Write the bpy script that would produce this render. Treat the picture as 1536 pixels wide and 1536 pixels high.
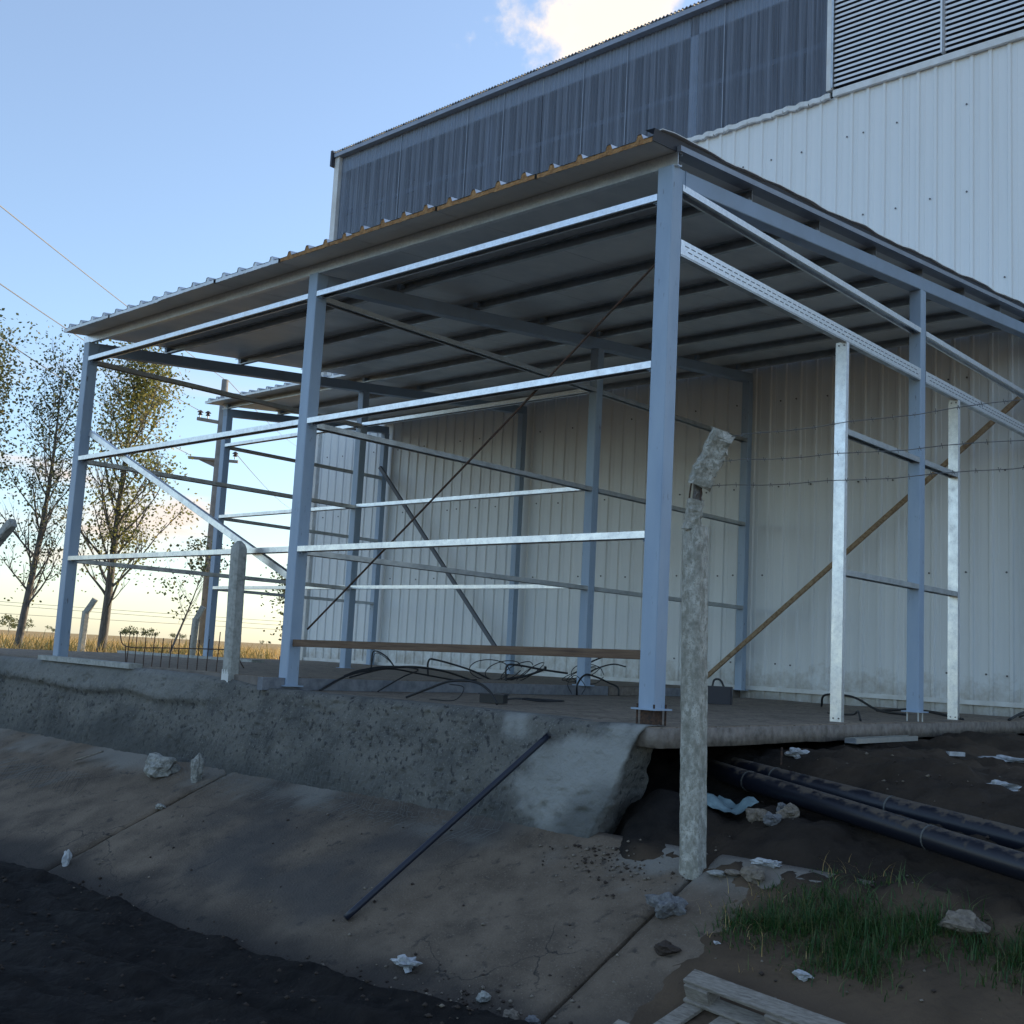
import bpy, math, random
import numpy as np
from mathutils import Vector, Matrix, noise as mnoise

random.seed(7); np.random.seed(7)
S = bpy.context.scene
C = S.collection
for o in list(bpy.data.objects): bpy.data.objects.remove(o)

# ------------------------------------------------------------------ camera
cam = bpy.data.cameras.new('camera'); co = bpy.data.objects.new('camera', cam); C.objects.link(co)
CP = Vector((4.6255, -6.5474, 0.3678))
R_ = Vector((0.73872923, 0.67200464, 0.05185449)); U_ = Vector((0.04700164, -0.12811058, 0.99064551)); F_ = Vector((-0.67236149, 0.72938154, 0.12622436))
m = Matrix((R_, U_, -F_)).transposed().to_4x4(); m.translation = CP; co.matrix_world = m
cam.sensor_width = 36; cam.lens = 1697.93 / 1536 * 36; cam.clip_end = 5000; cam.clip_start = 0.05
S.camera = co
def ray(x, y): return F_ + R_ * ((x - 768) / 1697.93) - U_ * ((y - 768) / 1697.93)

# ------------------------------------------------------------------ sky, sun, exposure
SUN_AZ, SUN_EL = math.radians(8), math.radians(15)      # azimuth from +Y towards +X
sd = Vector((math.sin(SUN_AZ) * math.cos(SUN_EL), math.cos(SUN_AZ) * math.cos(SUN_EL), math.sin(SUN_EL)))
w = bpy.data.worlds.new('World'); S.world = w; w.use_nodes = True
nt = w.node_tree; N = nt.nodes; L = nt.links; N.clear()
sky = N.new('ShaderNodeTexSky'); sky.sky_type = 'NISHITA'; sky.sun_disc = False
sky.sun_elevation = SUN_EL; sky.sun_rotation = SUN_AZ; sky.air_density = 1.0; sky.dust_density = 0.55; sky.ozone_density = 3.0
def vmath(op, a, b=None):
    n = N.new('ShaderNodeVectorMath'); n.operation = op
    for i, v in enumerate((a, b)):
        if v is None: continue
        if hasattr(v, 'links'): L.new(v, n.inputs[i])
        else: n.inputs[i].default_value = v
    return n
def wm(op, a, b=None, c=None, clamp=False):
    n = N.new('ShaderNodeMath'); n.operation = op; n.use_clamp = clamp
    for i, v in enumerate((a, b, c)):
        if v is None: continue
        if hasattr(v, 'links'): L.new(v, n.inputs[i])
        else: n.inputs[i].default_value = v
    return n.outputs[0]
def wramp(x, lo, hi):
    n = N.new('ShaderNodeMapRange'); n.interpolation_type = 'SMOOTHSTEP'; L.new(x, n.inputs[0]); n.inputs[1].default_value = lo; n.inputs[2].default_value = hi
    return n.outputs[0]
tc = N.new('ShaderNodeTexCoord'); D = tc.outputs['Generated']
sx = N.new('ShaderNodeSeparateXYZ'); L.new(D, sx.inputs[0])
# low streaky clouds all round the horizon
mp = N.new('ShaderNodeMapping'); L.new(D, mp.inputs[0]); mp.inputs['Scale'].default_value = (5, 5, 26); mp.inputs['Location'].default_value = (0.3, 1.2, 0.0)
n1 = N.new('ShaderNodeTexNoise'); L.new(mp.outputs[0], n1.inputs['Vector']); n1.inputs['Scale'].default_value = 1.0; n1.inputs['Detail'].default_value = 6; n1.inputs['Roughness'].default_value = .55
band = wm('MULTIPLY', wramp(sx.outputs[2], .015, .06), wm('SUBTRACT', 1.0, wramp(sx.outputs[2], .15, .24)))
low = wm('MULTIPLY', wramp(n1.outputs[0], .52, .70), band)
# one cumulus above the warehouse roof
d0 = ray(915, 15).normalized()
dd = vmath('SUBTRACT', D, tuple(d0)); 
n2 = N.new('ShaderNodeTexNoise'); L.new(D, n2.inputs['Vector']); n2.inputs['Scale'].default_value = 13; n2.inputs['Detail'].default_value = 8; n2.inputs['Roughness'].default_value = .58
ln = vmath('LENGTH', dd.outputs[0]).outputs['Value']
cum = wramp(wm('ADD', wm('SUBTRACT', 1.0, wm('MULTIPLY', ln, 9.0)), wm('MULTIPLY', wm('SUBTRACT', n2.outputs[0], .5), 2.2)), .10, .62)
veil = N.new('ShaderNodeMixRGB'); veil.inputs[0].default_value = .20; L.new(sky.outputs[0], veil.inputs[1]); veil.inputs[2].default_value = (2.4, 2.5, 2.75, 1)   # thin even high haze over the whole sky
mixl = N.new('ShaderNodeMixRGB'); L.new(wm('MULTIPLY', low, .7), mixl.inputs[0]); L.new(veil.outputs[0], mixl.inputs[1]); mixl.inputs[2].default_value = (3.7, 2.75, 2.15, 1)
mixc = N.new('ShaderNodeMixRGB'); L.new(wm('MULTIPLY', cum, .93), mixc.inputs[0]); L.new(mixl.outputs[0], mixc.inputs[1]); mixc.inputs[2].default_value = (4.9, 4.0, 3.0, 1)
bg = N.new('ShaderNodeBackground'); L.new(mixc.outputs[0], bg.inputs[0]); bg.inputs[1].default_value = 0.10
wo = N.new('ShaderNodeOutputWorld'); L.new(bg.outputs[0], wo.inputs[0])

sl = bpy.data.lights.new('sun', 'SUN'); sl.energy = 2.6; sl.angle = math.radians(0.6); sl.color = (1, .80, .55)
so = bpy.data.objects.new('sun', sl); C.objects.link(so); so.rotation_euler = sd.to_track_quat('Z', 'Y').to_euler()
S.view_settings.view_transform = 'Standard'; S.view_settings.look = 'None'; S.view_settings.exposure = 1.62; S.view_settings.gamma = 1
S.cycles.max_bounces = 6; S.cycles.diffuse_bounces = 3; S.cycles.glossy_bounces = 3; S.cycles.transparent_max_bounces = 10

# ------------------------------------------------------------------ helpers
def vn(x, y, seed=0):
    x = np.asarray(x, float); y = np.asarray(y, float)
    xi = np.floor(x).astype(np.int64); yi = np.floor(y).astype(np.int64); fx = x - xi; fy = y - yi
    fx = fx * fx * (3 - 2 * fx); fy = fy * fy * (3 - 2 * fy)
    def h(a, b):
        v = (a * 374761393 + b * 668265263 + seed * 974634777) & 0xffffffff
        v = ((v ^ (v >> 13)) * 1274126177) & 0xffffffff
        return ((v ^ (v >> 16)) & 0xffff) / 65535.0
    return (h(xi, yi) * (1 - fx) + h(xi + 1, yi) * fx) * (1 - fy) + (h(xi, yi + 1) * (1 - fx) + h(xi + 1, yi + 1) * fx) * fy - .5
def fbm(x, y, s, seed=0, oct=4, g=.5):
    r = 0; a = 1; f = 1 / s
    for i in range(oct):
        r = r + a * vn(np.asarray(x) * f, np.asarray(y) * f, seed + i * 17); a *= g; f *= 2.03
    return r
def sst(a, b, x):
    t = np.clip((np.asarray(x, float) - a) / (b - a), 0, 1); return t * t * (3 - 2 * t)

ROOT = {}
def tag(o, label=None, cat=None, group=None, kind=None):
    if label: o['label'] = label
    if cat: o['category'] = cat
    if group: o['group'] = group
    if kind: o['kind'] = kind
    return o
def thing(name, label, cat, loc=(0, 0, 0), group=None):
    o = bpy.data.objects.new(name, None); C.objects.link(o); o.location = loc; o.empty_display_size = .1
    ROOT[o] = Vector(loc)
    return tag(o, label, cat, group)
def rootloc(o):
    v = Vector((0, 0, 0))
    while o is not None:
        v += Vector(o.location); o = o.parent
    return v
class MB:
    def __init__(s): s.v = []; s.f = []
    def add(s, vs, fs):
        k = len(s.v); s.v += [tuple(v) for v in vs]; s.f += [tuple(i + k for i in f) for f in fs]; return s
    def box(s, c, d, rot=None):
        x, y, z = d[0] / 2, d[1] / 2, d[2] / 2
        vs = [Vector((a, b, e)) for a in (-x, x) for b in (-y, y) for e in (-z, z)]
        if rot is not None: vs = [rot @ v for v in vs]
        return s.add([v + Vector(c) for v in vs], [(0, 1, 3, 2), (4, 6, 7, 5), (0, 4, 5, 1), (2, 3, 7, 6), (0, 2, 6, 4), (1, 5, 7, 3)])
    def prism(s, prof, p0, p1, side):
        p0 = Vector(p0); p1 = Vector(p1); a = (p1 - p0).normalized(); e1 = Vector(side); e1 = (e1 - a * e1.dot(a)).normalized(); e2 = a.cross(e1)
        n = len(prof); vs = [p0 + e1 * x + e2 * y for x, y in prof] + [p1 + e1 * x + e2 * y for x, y in prof]
        return s.add(vs, [tuple(range(n))[::-1], tuple(range(n, 2 * n))] + [(i, (i + 1) % n, n + (i + 1) % n, n + i) for i in range(n)])
    def tube(s, pts, r, n=8, cap=True):
        pts = [Vector(p) for p in pts]; rs = r if isinstance(r, (list, tuple)) else [r] * len(pts)
        vs = []; prev = None
        for i, p in enumerate(pts):
            t = (pts[min(i + 1, len(pts) - 1)] - pts[max(i - 1, 0)]).normalized()
            if prev is None:
                e = Vector((0, 0, 1)) if abs(t.z) < .9 else Vector((1, 0, 0)); e1 = (e - t * e.dot(t)).normalized()
            else:
                e1 = prev - t * prev.dot(t)
                e1 = e1.normalized() if e1.length > 1e-6 else t.orthogonal().normalized()
            prev = e1; e2 = t.cross(e1)
            vs += [p + (e1 * math.cos(2 * math.pi * k / n) + e2 * math.sin(2 * math.pi * k / n)) * rs[i] for k in range(n)]
        fs = [(i * n + k, i * n + (k + 1) % n, (i + 1) * n + (k + 1) % n, (i + 1) * n + k) for i in range(len(pts) - 1) for k in range(n)]
        if cap: fs += [tuple(range(n))[::-1], tuple(range((len(pts) - 1) * n, len(pts) * n))]
        return s.add(vs, fs)
    def build(s, name, mat, parent=None, smooth=False, loc=None, local=False):
        off = rootloc(parent) if parent is not None else Vector((0, 0, 0))
        l = Vector(loc) if loc is not None else Vector((0, 0, 0))
        me = bpy.data.meshes.new(name); me.from_pydata([tuple(Vector(v) - off - (Vector((0, 0, 0)) if local else l)) for v in s.v], [], s.f)
        me.validate(); me.update()
        o = bpy.data.objects.new(name, me); C.objects.link(o); o.location = l if loc is not None else (0, 0, 0)
        if parent is not None: o.parent = parent
        if mat: me.materials.append(mat)
        if smooth: me.polygons.foreach_set('use_smooth', [True] * len(me.polygons))
        return o
def npmesh(name, verts, faces, mat, parent=None, smooth=False, nv=4):
    verts = np.asarray(verts, np.float32); faces = np.asarray(faces, np.int32)
    if parent is not None: verts = verts - np.array(rootloc(parent), np.float32)
    me = bpy.data.meshes.new(name); me.vertices.add(len(verts)); me.vertices.foreach_set('co', verts.ravel())
    me.loops.add(faces.size); me.loops.foreach_set('vertex_index', faces.ravel())
    me.polygons.add(len(faces)); me.polygons.foreach_set('loop_start', np.arange(0, faces.size, nv, dtype=np.int32)); me.polygons.foreach_set('loop_total', np.full(len(faces), nv, np.int32))
    if smooth: me.polygons.foreach_set('use_smooth', [True] * len(faces))
    me.update(calc_edges=True); me.validate()
    o = bpy.data.objects.new(name, me); C.objects.link(o)
    if parent is not None: o.parent = parent
    if mat: me.materials.append(mat)
    return o
def gridfaces(nx, ny):
    i = np.arange(nx - 1)[:, None] * ny + np.arange(ny - 1)[None, :]
    return np.stack([i, i + ny, i + ny + 1, i + 1], -1).reshape(-1, 4)
def link_copy(src, parent=None, loc=None, rot=None, label=None):
    c = src.copy(); C.objects.link(c)
    if parent is not None: c.parent = parent
    if loc is not None: c.location = loc
    if rot is not None: c.rotation_euler = rot
    if label: c['label'] = label
    return c
def chrect(a, b, c=.006):   # chamfered rectangle profile
    a /= 2; b /= 2
    return [(-a + c, -b), (a - c, -b), (a, -b + c), (a, b - c), (a - c, b), (-a + c, b), (-a, b - c), (-a, -b + c)]
def cprof(h, wd, t=.003, lip=.018):
    # C channel, web on the -x side (towards the 'side' vector negative), opening to +x
    h /= 2
    return [(0, -h), (wd, -h), (wd, -h + lip), (wd - t, -h + lip), (wd - t, -h + t), (t, -h + t), (t, h - t), (wd - t, h - t), (wd - t, h - lip), (wd, h - lip), (wd, h), (0, h)]
def curve_pts(pts, n=10):
    # catmull-rom
    P = [Vector(p) for p in pts]; P = [P[0] * 2 - P[1]] + P + [P[-1] * 2 - P[-2]]; out = []
    for i in range(1, len(P) - 2):
        for k in range(n):
            t = k / n; a, b, c, d = P[i - 1], P[i], P[i + 1], P[i + 2]
            out.append(.5 * ((2 * b) + (c - a) * t + (2 * a - 5 * b + 4 * c - d) * t * t + (3 * b - a - 3 * c + d) * t ** 3))
    out.append(P[-2]); return out

# ------------------------------------------------------------------ materials
def M(name, col, rough=.6, metal=0, var=None, vscale=3, vrange=(.35, .65), bump=0, bscale=40, spec=.5, stretch=(1, 1, 1), detail=6, rvar=0, fine=None, fine2=None, cracks=None):
    m = bpy.data.materials.new(name); m.use_nodes = True; t = m.node_tree; n = t.nodes; l = t.links; p = n['Principled BSDF']
    p.inputs['Roughness'].default_value = rough; p.inputs['Metallic'].default_value = metal; p.inputs['Specular IOR Level'].default_value = spec
    tcn = n.new('ShaderNodeTexCoord'); mpn = n.new('ShaderNodeMapping'); mpn.inputs['Scale'].default_value = stretch; l.new(tcn.outputs['Object'], mpn.inputs[0])
    p.inputs['Base Color'].default_value = (*col, 1)
    last = None
    if var is not None:
        cols = var if isinstance(var[0], (tuple, list)) else [var]
        for i, vc in enumerate(cols):
            nz = n.new('ShaderNodeTexNoise'); l.new(mpn.outputs[0], nz.inputs['Vector']); nz.inputs['Scale'].default_value = vscale * (1 + 1.7 * i); nz.inputs['Detail'].default_value = detail; nz.inputs['Roughness'].default_value = .62
            if i:
                mp2 = n.new('ShaderNodeMapping'); mp2.inputs['Location'].default_value = (13.7 * i, 5.1, 2.3); mp2.inputs['Scale'].default_value = stretch; l.new(tcn.outputs['Object'], mp2.inputs[0]); l.new(mp2.outputs[0], nz.inputs['Vector'])
            mr = n.new('ShaderNodeMapRange'); l.new(nz.outputs[0], mr.inputs[0]); mr.inputs[1].default_value = vrange[0]; mr.inputs[2].default_value = vrange[1]
            mx = n.new('ShaderNodeMixRGB'); l.new(mr.outputs[0], mx.inputs[0]); mx.inputs[2].default_value = (*vc, 1)
            if last is None: mx.inputs[1].default_value = (*col, 1)
            else: l.new(last, mx.inputs[1])
            last = mx.outputs[0]
            if rvar and i == 0:
                rr = n.new('ShaderNodeMapRange'); l.new(nz.outputs[0], rr.inputs[0]); rr.inputs[1].default_value = .3; rr.inputs[2].default_value = .7; rr.inputs[3].default_value = rough - rvar; rr.inputs[4].default_value = rough + rvar; l.new(rr.outputs[0], p.inputs['Roughness'])
    if fine:   # fine speckle: (colour, scale, lo, hi)
        nz = n.new('ShaderNodeTexNoise'); l.new(mpn.outputs[0], nz.inputs['Vector']); nz.inputs['Scale'].default_value = fine[1]; nz.inputs['Detail'].default_value = 4
        mr = n.new('ShaderNodeMapRange'); l.new(nz.outputs[0], mr.inputs[0]); mr.inputs[1].default_value = fine[2]; mr.inputs[2].default_value = fine[3]
        mx = n.new('ShaderNodeMixRGB'); l.new(mr.outputs[0], mx.inputs[0]); mx.inputs[2].default_value = (*fine[0], 1)
        if last is None: mx.inputs[1].default_value = (*col, 1)
        else: l.new(last, mx.inputs[1])
        last = mx.outputs[0]
    if fine2:
        nz = n.new('ShaderNodeTexNoise'); l.new(tcn.outputs['Object'], nz.inputs['Vector']); nz.inputs['Scale'].default_value = fine2[1]; nz.inputs['Detail'].default_value = 2
        mr = n.new('ShaderNodeMapRange'); l.new(nz.outputs[0], mr.inputs[0]); mr.inputs[1].default_value = fine2[2]; mr.inputs[2].default_value = fine2[3]; mr.inputs[4].default_value = .8
        mx = n.new('ShaderNodeMixRGB'); l.new(mr.outputs[0], mx.inputs[0]); mx.inputs[2].default_value = (*fine2[0], 1); l.new(last, mx.inputs[1]); last = mx.outputs[0]
    if cracks:
        wn = n.new('ShaderNodeTexNoise'); l.new(tcn.outputs['Object'], wn.inputs['Vector']); wn.inputs['Scale'].default_value = 3; wn.inputs['Detail'].default_value = 5
        av = n.new('ShaderNodeMixRGB'); av.blend_type = 'ADD'; av.inputs[0].default_value = .45; l.new(tcn.outputs['Object'], av.inputs[1]); l.new(wn.outputs['Color'], av.inputs[2])
        vo = n.new('ShaderNodeTexVoronoi'); vo.feature = 'DISTANCE_TO_EDGE'; vo.inputs['Scale'].default_value = cracks[0]; l.new(av.outputs[0], vo.inputs['Vector'])
        mr = n.new('ShaderNodeMapRange'); l.new(vo.outputs['Distance'], mr.inputs[0]); mr.inputs[1].default_value = cracks[1]; mr.inputs[2].default_value = 0; 
        gate = n.new('ShaderNodeTexNoise'); l.new(tcn.outputs['Object'], gate.inputs['Vector']); gate.inputs['Scale'].default_value = .9
        gm = n.new('ShaderNodeMapRange'); l.new(gate.outputs[0], gm.inputs[0]); gm.inputs[1].default_value = .5; gm.inputs[2].default_value = .6
        mu = n.new('ShaderNodeMath'); mu.operation = 'MULTIPLY'; l.new(mr.outputs[0], mu.inputs[0]); l.new(gm.outputs[0], mu.inputs[1])
        mx = n.new('ShaderNodeMixRGB'); l.new(mu.outputs[0], mx.inputs[0]); l.new(last, mx.inputs[1]); mx.inputs[2].default_value = (.02, .017, .015, 1); last = mx.outputs[0]
    if last is not None: l.new(last, p.inputs['Base Color'])
    if bump:
        nb = n.new('ShaderNodeTexNoise'); l.new(mpn.outputs[0], nb.inputs['Vector']); nb.inputs['Scale'].default_value = bscale; nb.inputs['Detail'].default_value = 5
        b = n.new('ShaderNodeBump'); b.inputs['Strength'].default_value = bump; b.inputs['Distance'].default_value = .02; l.new(nb.outputs[0], b.inputs['Height']); l.new(b.outputs[0], p.inputs['Normal'])
    return m
def zone_mask(m, attr, colr, rough=None, blend_noise=0):
    # mixes another colour over the base colour where a stored attribute says that material lies there
    t = m.node_tree; n = t.nodes; l = t.links; p = n['Principled BSDF']
    a = n.new('ShaderNodeAttribute'); a.attribute_name = attr
    mx = n.new('ShaderNodeMixRGB'); l.new(a.outputs['Fac'], mx.inputs[0])
    src = p.inputs['Base Color'].links
    if src: l.new(src[0].from_socket, mx.inputs[1])
    else: mx.inputs[1].default_value = p.inputs['Base Color'].default_value
    if hasattr(colr, 'links'): l.new(colr, mx.inputs[2])
    else: mx.inputs[2].default_value = (*colr, 1)
    l.new(mx.outputs[0], p.inputs['Base Color'])
def set_attr(o, name, arr):
    a = o.data.attributes.new(name, 'FLOAT', 'POINT'); a.data.foreach_set('value', np.asarray(arr, np.float32).ravel())

paint = M('blue_grey_paint', (.285, .385, .52), .42, 0, var=[(.245, .335, .455), (.32, .415, .53)], vscale=2.2, bump=.03, bscale=120, stretch=(1, 1, .25), rvar=.10, fine=((.16, .19, .24), 30, .66, .74))
paint2 = M('blue_grey_paint_rafter', (.26, .35, .475), .45, 0, var=(.235, .31, .405), vscale=2.5, bump=.03, bscale=120, rvar=.08)
galv = M('galvanised_steel', (.72, .74, .76), .36, 1.0, var=[(.62, .64, .67), (.80, .81, .82)], vscale=11, bump=.03, bscale=60, rvar=.07, fine=((.55, .56, .58), 70, .55, .80))
galv2 = M('galvanised_purlin', (.52, .54, .55), .42, .9, var=(.40, .42, .43), vscale=7, rvar=.1)
wall_m = M('white_prepainted_sheet', (.74, .775, .79), .38, 0, var=[(.66, .69, .70), (.76, .79, .80)], vscale=1.3, stretch=(2.5, 1, .12), vrange=(.3, .75), spec=.4, rvar=.07)
def splash(m):
    t = m.node_tree; n = t.nodes; l = t.links; p = n['Principled BSDF']; tcn = n.new('ShaderNodeTexCoord'); sp = n.new('ShaderNodeSeparateXYZ'); l.new(tcn.outputs['Object'], sp.inputs[0])
    g = n.new('ShaderNodeNewGeometry'); nz = n.new('ShaderNodeTexNoise'); l.new(g.outputs['Position'], nz.inputs['Vector']); nz.inputs['Scale'].default_value = 5; nz.inputs['Detail'].default_value = 8; nz.inputs['Roughness'].default_value = .7
    a = n.new('ShaderNodeMath'); a.operation = 'MULTIPLY_ADD'; l.new(sp.outputs[2], a.inputs[0]); a.inputs[1].default_value = -.75; l.new(nz.outputs[0], a.inputs[2])
    mr = n.new('ShaderNodeMapRange'); l.new(a.outputs[0], mr.inputs[0]); mr.inputs[1].default_value = -.05; mr.inputs[2].default_value = .30; mr.inputs[4].default_value = .75
    mx = n.new('ShaderNodeMixRGB'); l.new(mr.outputs[0], mx.inputs[0]); l.new(p.inputs['Base Color'].links[0].from_socket, mx.inputs[1]); mx.inputs[2].default_value = (.36, .32, .26, 1); l.new(mx.outputs[0], p.inputs['Base Color'])
splash(wall_m)
wall_trim = M('white_trim', (.70, .72, .72), .45, .1, var=(.58, .58, .56), vscale=5)
roofpan = M('roof_panel_underside', (.60, .63, .65), .40, .0, var=[(.51, .545, .57), (.66, .68, .69)], vscale=1.6, rvar=.08, stretch=(1, .4, 1))
rooftop = M('roof_panel_top', (.62, .64, .66), .4, .6, var=(.5, .52, .54), vscale=4)
foam = M('yellowed_foam_edge', (.36, .18, .065), .9, 0, var=[(.16, .08, .035), (.46, .27, .12)], vscale=9, bump=.6, bscale=90)
flash = M('flashing_grey', (.30, .34, .40), .4, .3, var=(.24, .27, .32), vscale=4)
dark_membrane = M('dark_membrane', (.03, .035, .05), .6)
darkmetal = M('dark_interior_steel', (.12, .13, .15), .6)
screwm = M('screw_head', (.10, .10, .11), .5, .3)
louvm = M('louvre_slat', (.76, .79, .82), .4, .1, var=(.68, .71, .74), vscale=4)
rust = M('rusty_steel', (.075, .042, .028), .85, 0, var=[(.13, .065, .036), (.035, .026, .022)], vscale=20, bump=.3, bscale=150)
wood_old = M('weathered_plank', (.125, .070, .038), .75, 0, var=[(.07, .042, .028), (.18, .115, .07)], vscale=6, stretch=(.25, 2, 6), bump=.2, bscale=50)
wood_prop = M('prop_pole_wood', (.30, .19, .10), .75, 0, var=[(.16, .10, .055), (.40, .30, .19)], vscale=9, bump=.25, bscale=50)
wood_pal = M('grey_pallet_wood', (.23, .20, .16), .85, 0, var=[(.12, .10, .08), (.30, .27, .23)], vscale=7, stretch=(1, 5, 5), bump=.35, bscale=45)
pvc = M('black_blue_pvc', (.012, .016, .030), .38, 0, var=None, spec=.5)
cable = M('black_cable', (.012, .013, .016), .45)
bag = M('white_plastic', (.52, .53, .54), .5, 0, var=(.30, .31, .32), vscale=20, bump=.3, bscale=40)
bluep = M('blue_grey_plastic', (.22, .32, .34), .45, 0, var=(.12, .18, .20), vscale=14)
stone_m = M('beige_stone', (.17, .14, .105), .9, 0, var=[(.09, .075, .06), (.25, .21, .165)], vscale=12, bump=.6, bscale=40)
stone_g = M('grey_stone', (.12, .125, .13), .9, 0, var=[(.07, .07, .075), (.20, .20, .20)], vscale=14, bump=.6, bscale=40)
stone_w = M('pale_concrete_lump', (.26, .26, .235), .9, 0, var=[(.12, .12, .105), (.38, .38, .35)], vscale=12, bump=.7, bscale=40)
clod = M('earth_clod', (.045, .032, .024), .95, 0, bump=.6, bscale=40)
# fence post concrete with flaking whitewash
post_m = M('flaking_whitewashed_concrete', (.56, .55, .50), .9, 0, var=[(.44, .43, .38), (.22, .215, .18)], vscale=7, bump=.7, bscale=48, fine=((.26, .255, .215), 30, .53, .62), stretch=(1, 1, .6), fine2=((.24, .24, .20), 110, .56, .66))
post_w = M('pale_concrete_post', (.36, .37, .34), .9, 0, var=[(.22, .23, .20), (.46, .46, .43)], vscale=8, bump=.3, bscale=50)
post_core = M('broken_concrete_core', (.20, .18, .165), .95, 0, var=(.12, .11, .10), vscale=20, bump=.9, bscale=60)
wirem = M('galvanised_wire', (.16, .165, .17), .55, .6)
netm = M('dull_wire_netting', (.13, .135, .13), .6, .4)
bark = M('pale_bark', (.115, .11, .105), .9, 0, var=[(.06, .058, .056), (.18, .172, .162)], vscale=9, stretch=(1, 1, .3), bump=.4, bscale=30)

def pvc_dirt(m):
    t = m.node_tree; n = t.nodes; l = t.links; p = n['Principled BSDF']
    g = n.new('ShaderNodeNewGeometry'); s = n.new('ShaderNodeSeparateXYZ'); l.new(g.outputs['Normal'], s.inputs[0])
    nz = n.new('ShaderNodeTexNoise'); nz.inputs['Scale'].default_value = 9; nz.inputs['Detail'].default_value = 8; nz.inputs['Roughness'].default_value = .7
    tcn = n.new('ShaderNodeTexCoord'); l.new(tcn.outputs['Object'], nz.inputs['Vector'])
    a = n.new('ShaderNodeMath'); a.operation = 'MULTIPLY_ADD'; l.new(s.outputs[2], a.inputs[0]); a.inputs[1].default_value = .30; l.new(nz.outputs[0], a.inputs[2])
    mr = n.new('ShaderNodeMapRange'); l.new(a.outputs[0], mr.inputs[0]); mr.inputs[1].default_value = .70; mr.inputs[2].default_value = .80
    mx = n.new('ShaderNodeMixRGB'); l.new(mr.outputs[0], mx.inputs[0]); mx.inputs[1].default_value = (.010, .012, .020, 1); mx.inputs[2].default_value = (.085, .066, .05, 1)
    l.new(mx.outputs[0], p.inputs['Base Color'])
    r2 = n.new('ShaderNodeMapRange'); l.new(mr.outputs[0], r2.inputs[0]); r2.inputs[3].default_value = .36; r2.inputs[4].default_value = .9; l.new(r2.outputs[0], p.inputs['Roughness'])
pvc_d = M('muddy_pvc', (.010, .012, .018), .4); pvc_dirt(pvc_d)

def translucent_mat():
    m = bpy.data.materials.new('translucent_fibreglass'); m.use_nodes = True; t = m.node_tree; n = t.nodes; l = t.links; p = n['Principled BSDF']
    p.inputs['Base Color'].default_value = (.26, .305, .385, 1); p.inputs['Roughness'].default_value = .30
    tr = n.new('ShaderNodeBsdfTransparent'); tr.inputs[0].default_value = (.62, .70, .81, 1)
    tcn = n.new('ShaderNodeTexCoord'); mp = n.new('ShaderNodeMapping'); mp.inputs['Scale'].default_value = (9, 1, .12); l.new(tcn.outputs['Object'], mp.inputs[0])
    nz = n.new('ShaderNodeTexNoise'); l.new(mp.outputs[0], nz.inputs['Vector']); nz.inputs['Scale'].default_value = 2.5; nz.inputs['Detail'].default_value = 5
    mr = n.new('ShaderNodeMapRange'); l.new(nz.outputs[0], mr.inputs[0]); mr.inputs[1].default_value = .3; mr.inputs[2].default_value = .7; mr.inputs[3].default_value = .34; mr.inputs[4].default_value = .64
    mx = n.new('ShaderNodeMixShader'); l.new(mr.outputs[0], mx.inputs[0]); l.new(tr.outputs[0], mx.inputs[1]); l.new(p.outputs[0], mx.inputs[2])
    l.new(mx.outputs[0], n['Material Output'].inputs[0]); return m
translu = translucent_mat()

def leaf_mat(name, c1, c2, c3, trans=.45):
    m = bpy.data.materials.new(name); m.use_nodes = True; t = m.node_tree; n = t.nodes; l = t.links; p = n['Principled BSDF']; p.inputs['Roughness'].default_value = .55
    a = n.new('ShaderNodeAttribute'); a.attribute_name = 'rnd'
    cr = n.new('ShaderNodeValToRGB'); l.new(a.outputs['Fac'], cr.inputs[0])
    cr.color_ramp.elements[0].color = (*c1, 1); cr.color_ramp.elements[1].color = (*c3, 1); e = cr.color_ramp.elements.new(.55); e.color = (*c2, 1)
    l.new(cr.outputs[0], p.inputs['Base Color'])
    tl = n.new('ShaderNodeBsdfTranslucent'); l.new(cr.outputs[0], tl.inputs[0])
    mx = n.new('ShaderNodeMixShader'); mx.inputs[0].default_value = trans; l.new(p.outputs[0], mx.inputs[1]); l.new(tl.outputs[0], mx.inputs[2]); l.new(mx.outputs[0], n['Material Output'].inputs[0])
    return m
leafm = leaf_mat('poplar_leaves', (.09, .115, .035), (.17, .185, .055), (.32, .26, .08), .55)
leafd = leaf_mat('dark_leaves', (.06, .085, .045), (.10, .125, .06), (.17, .16, .07), .5)
drym = leaf_mat('dry_grass', (.40, .26, .09), (.55, .37, .135), (.66, .49, .22), .3)
grassm = leaf_mat('green_grass', (.022, .075, .018), (.040, .115, .024), (.16, .15, .06), .3)
weedm = leaf_mat('roadside_weeds', (.12, .13, .04), (.22, .19, .06), (.34, .26, .10), .3)

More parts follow.
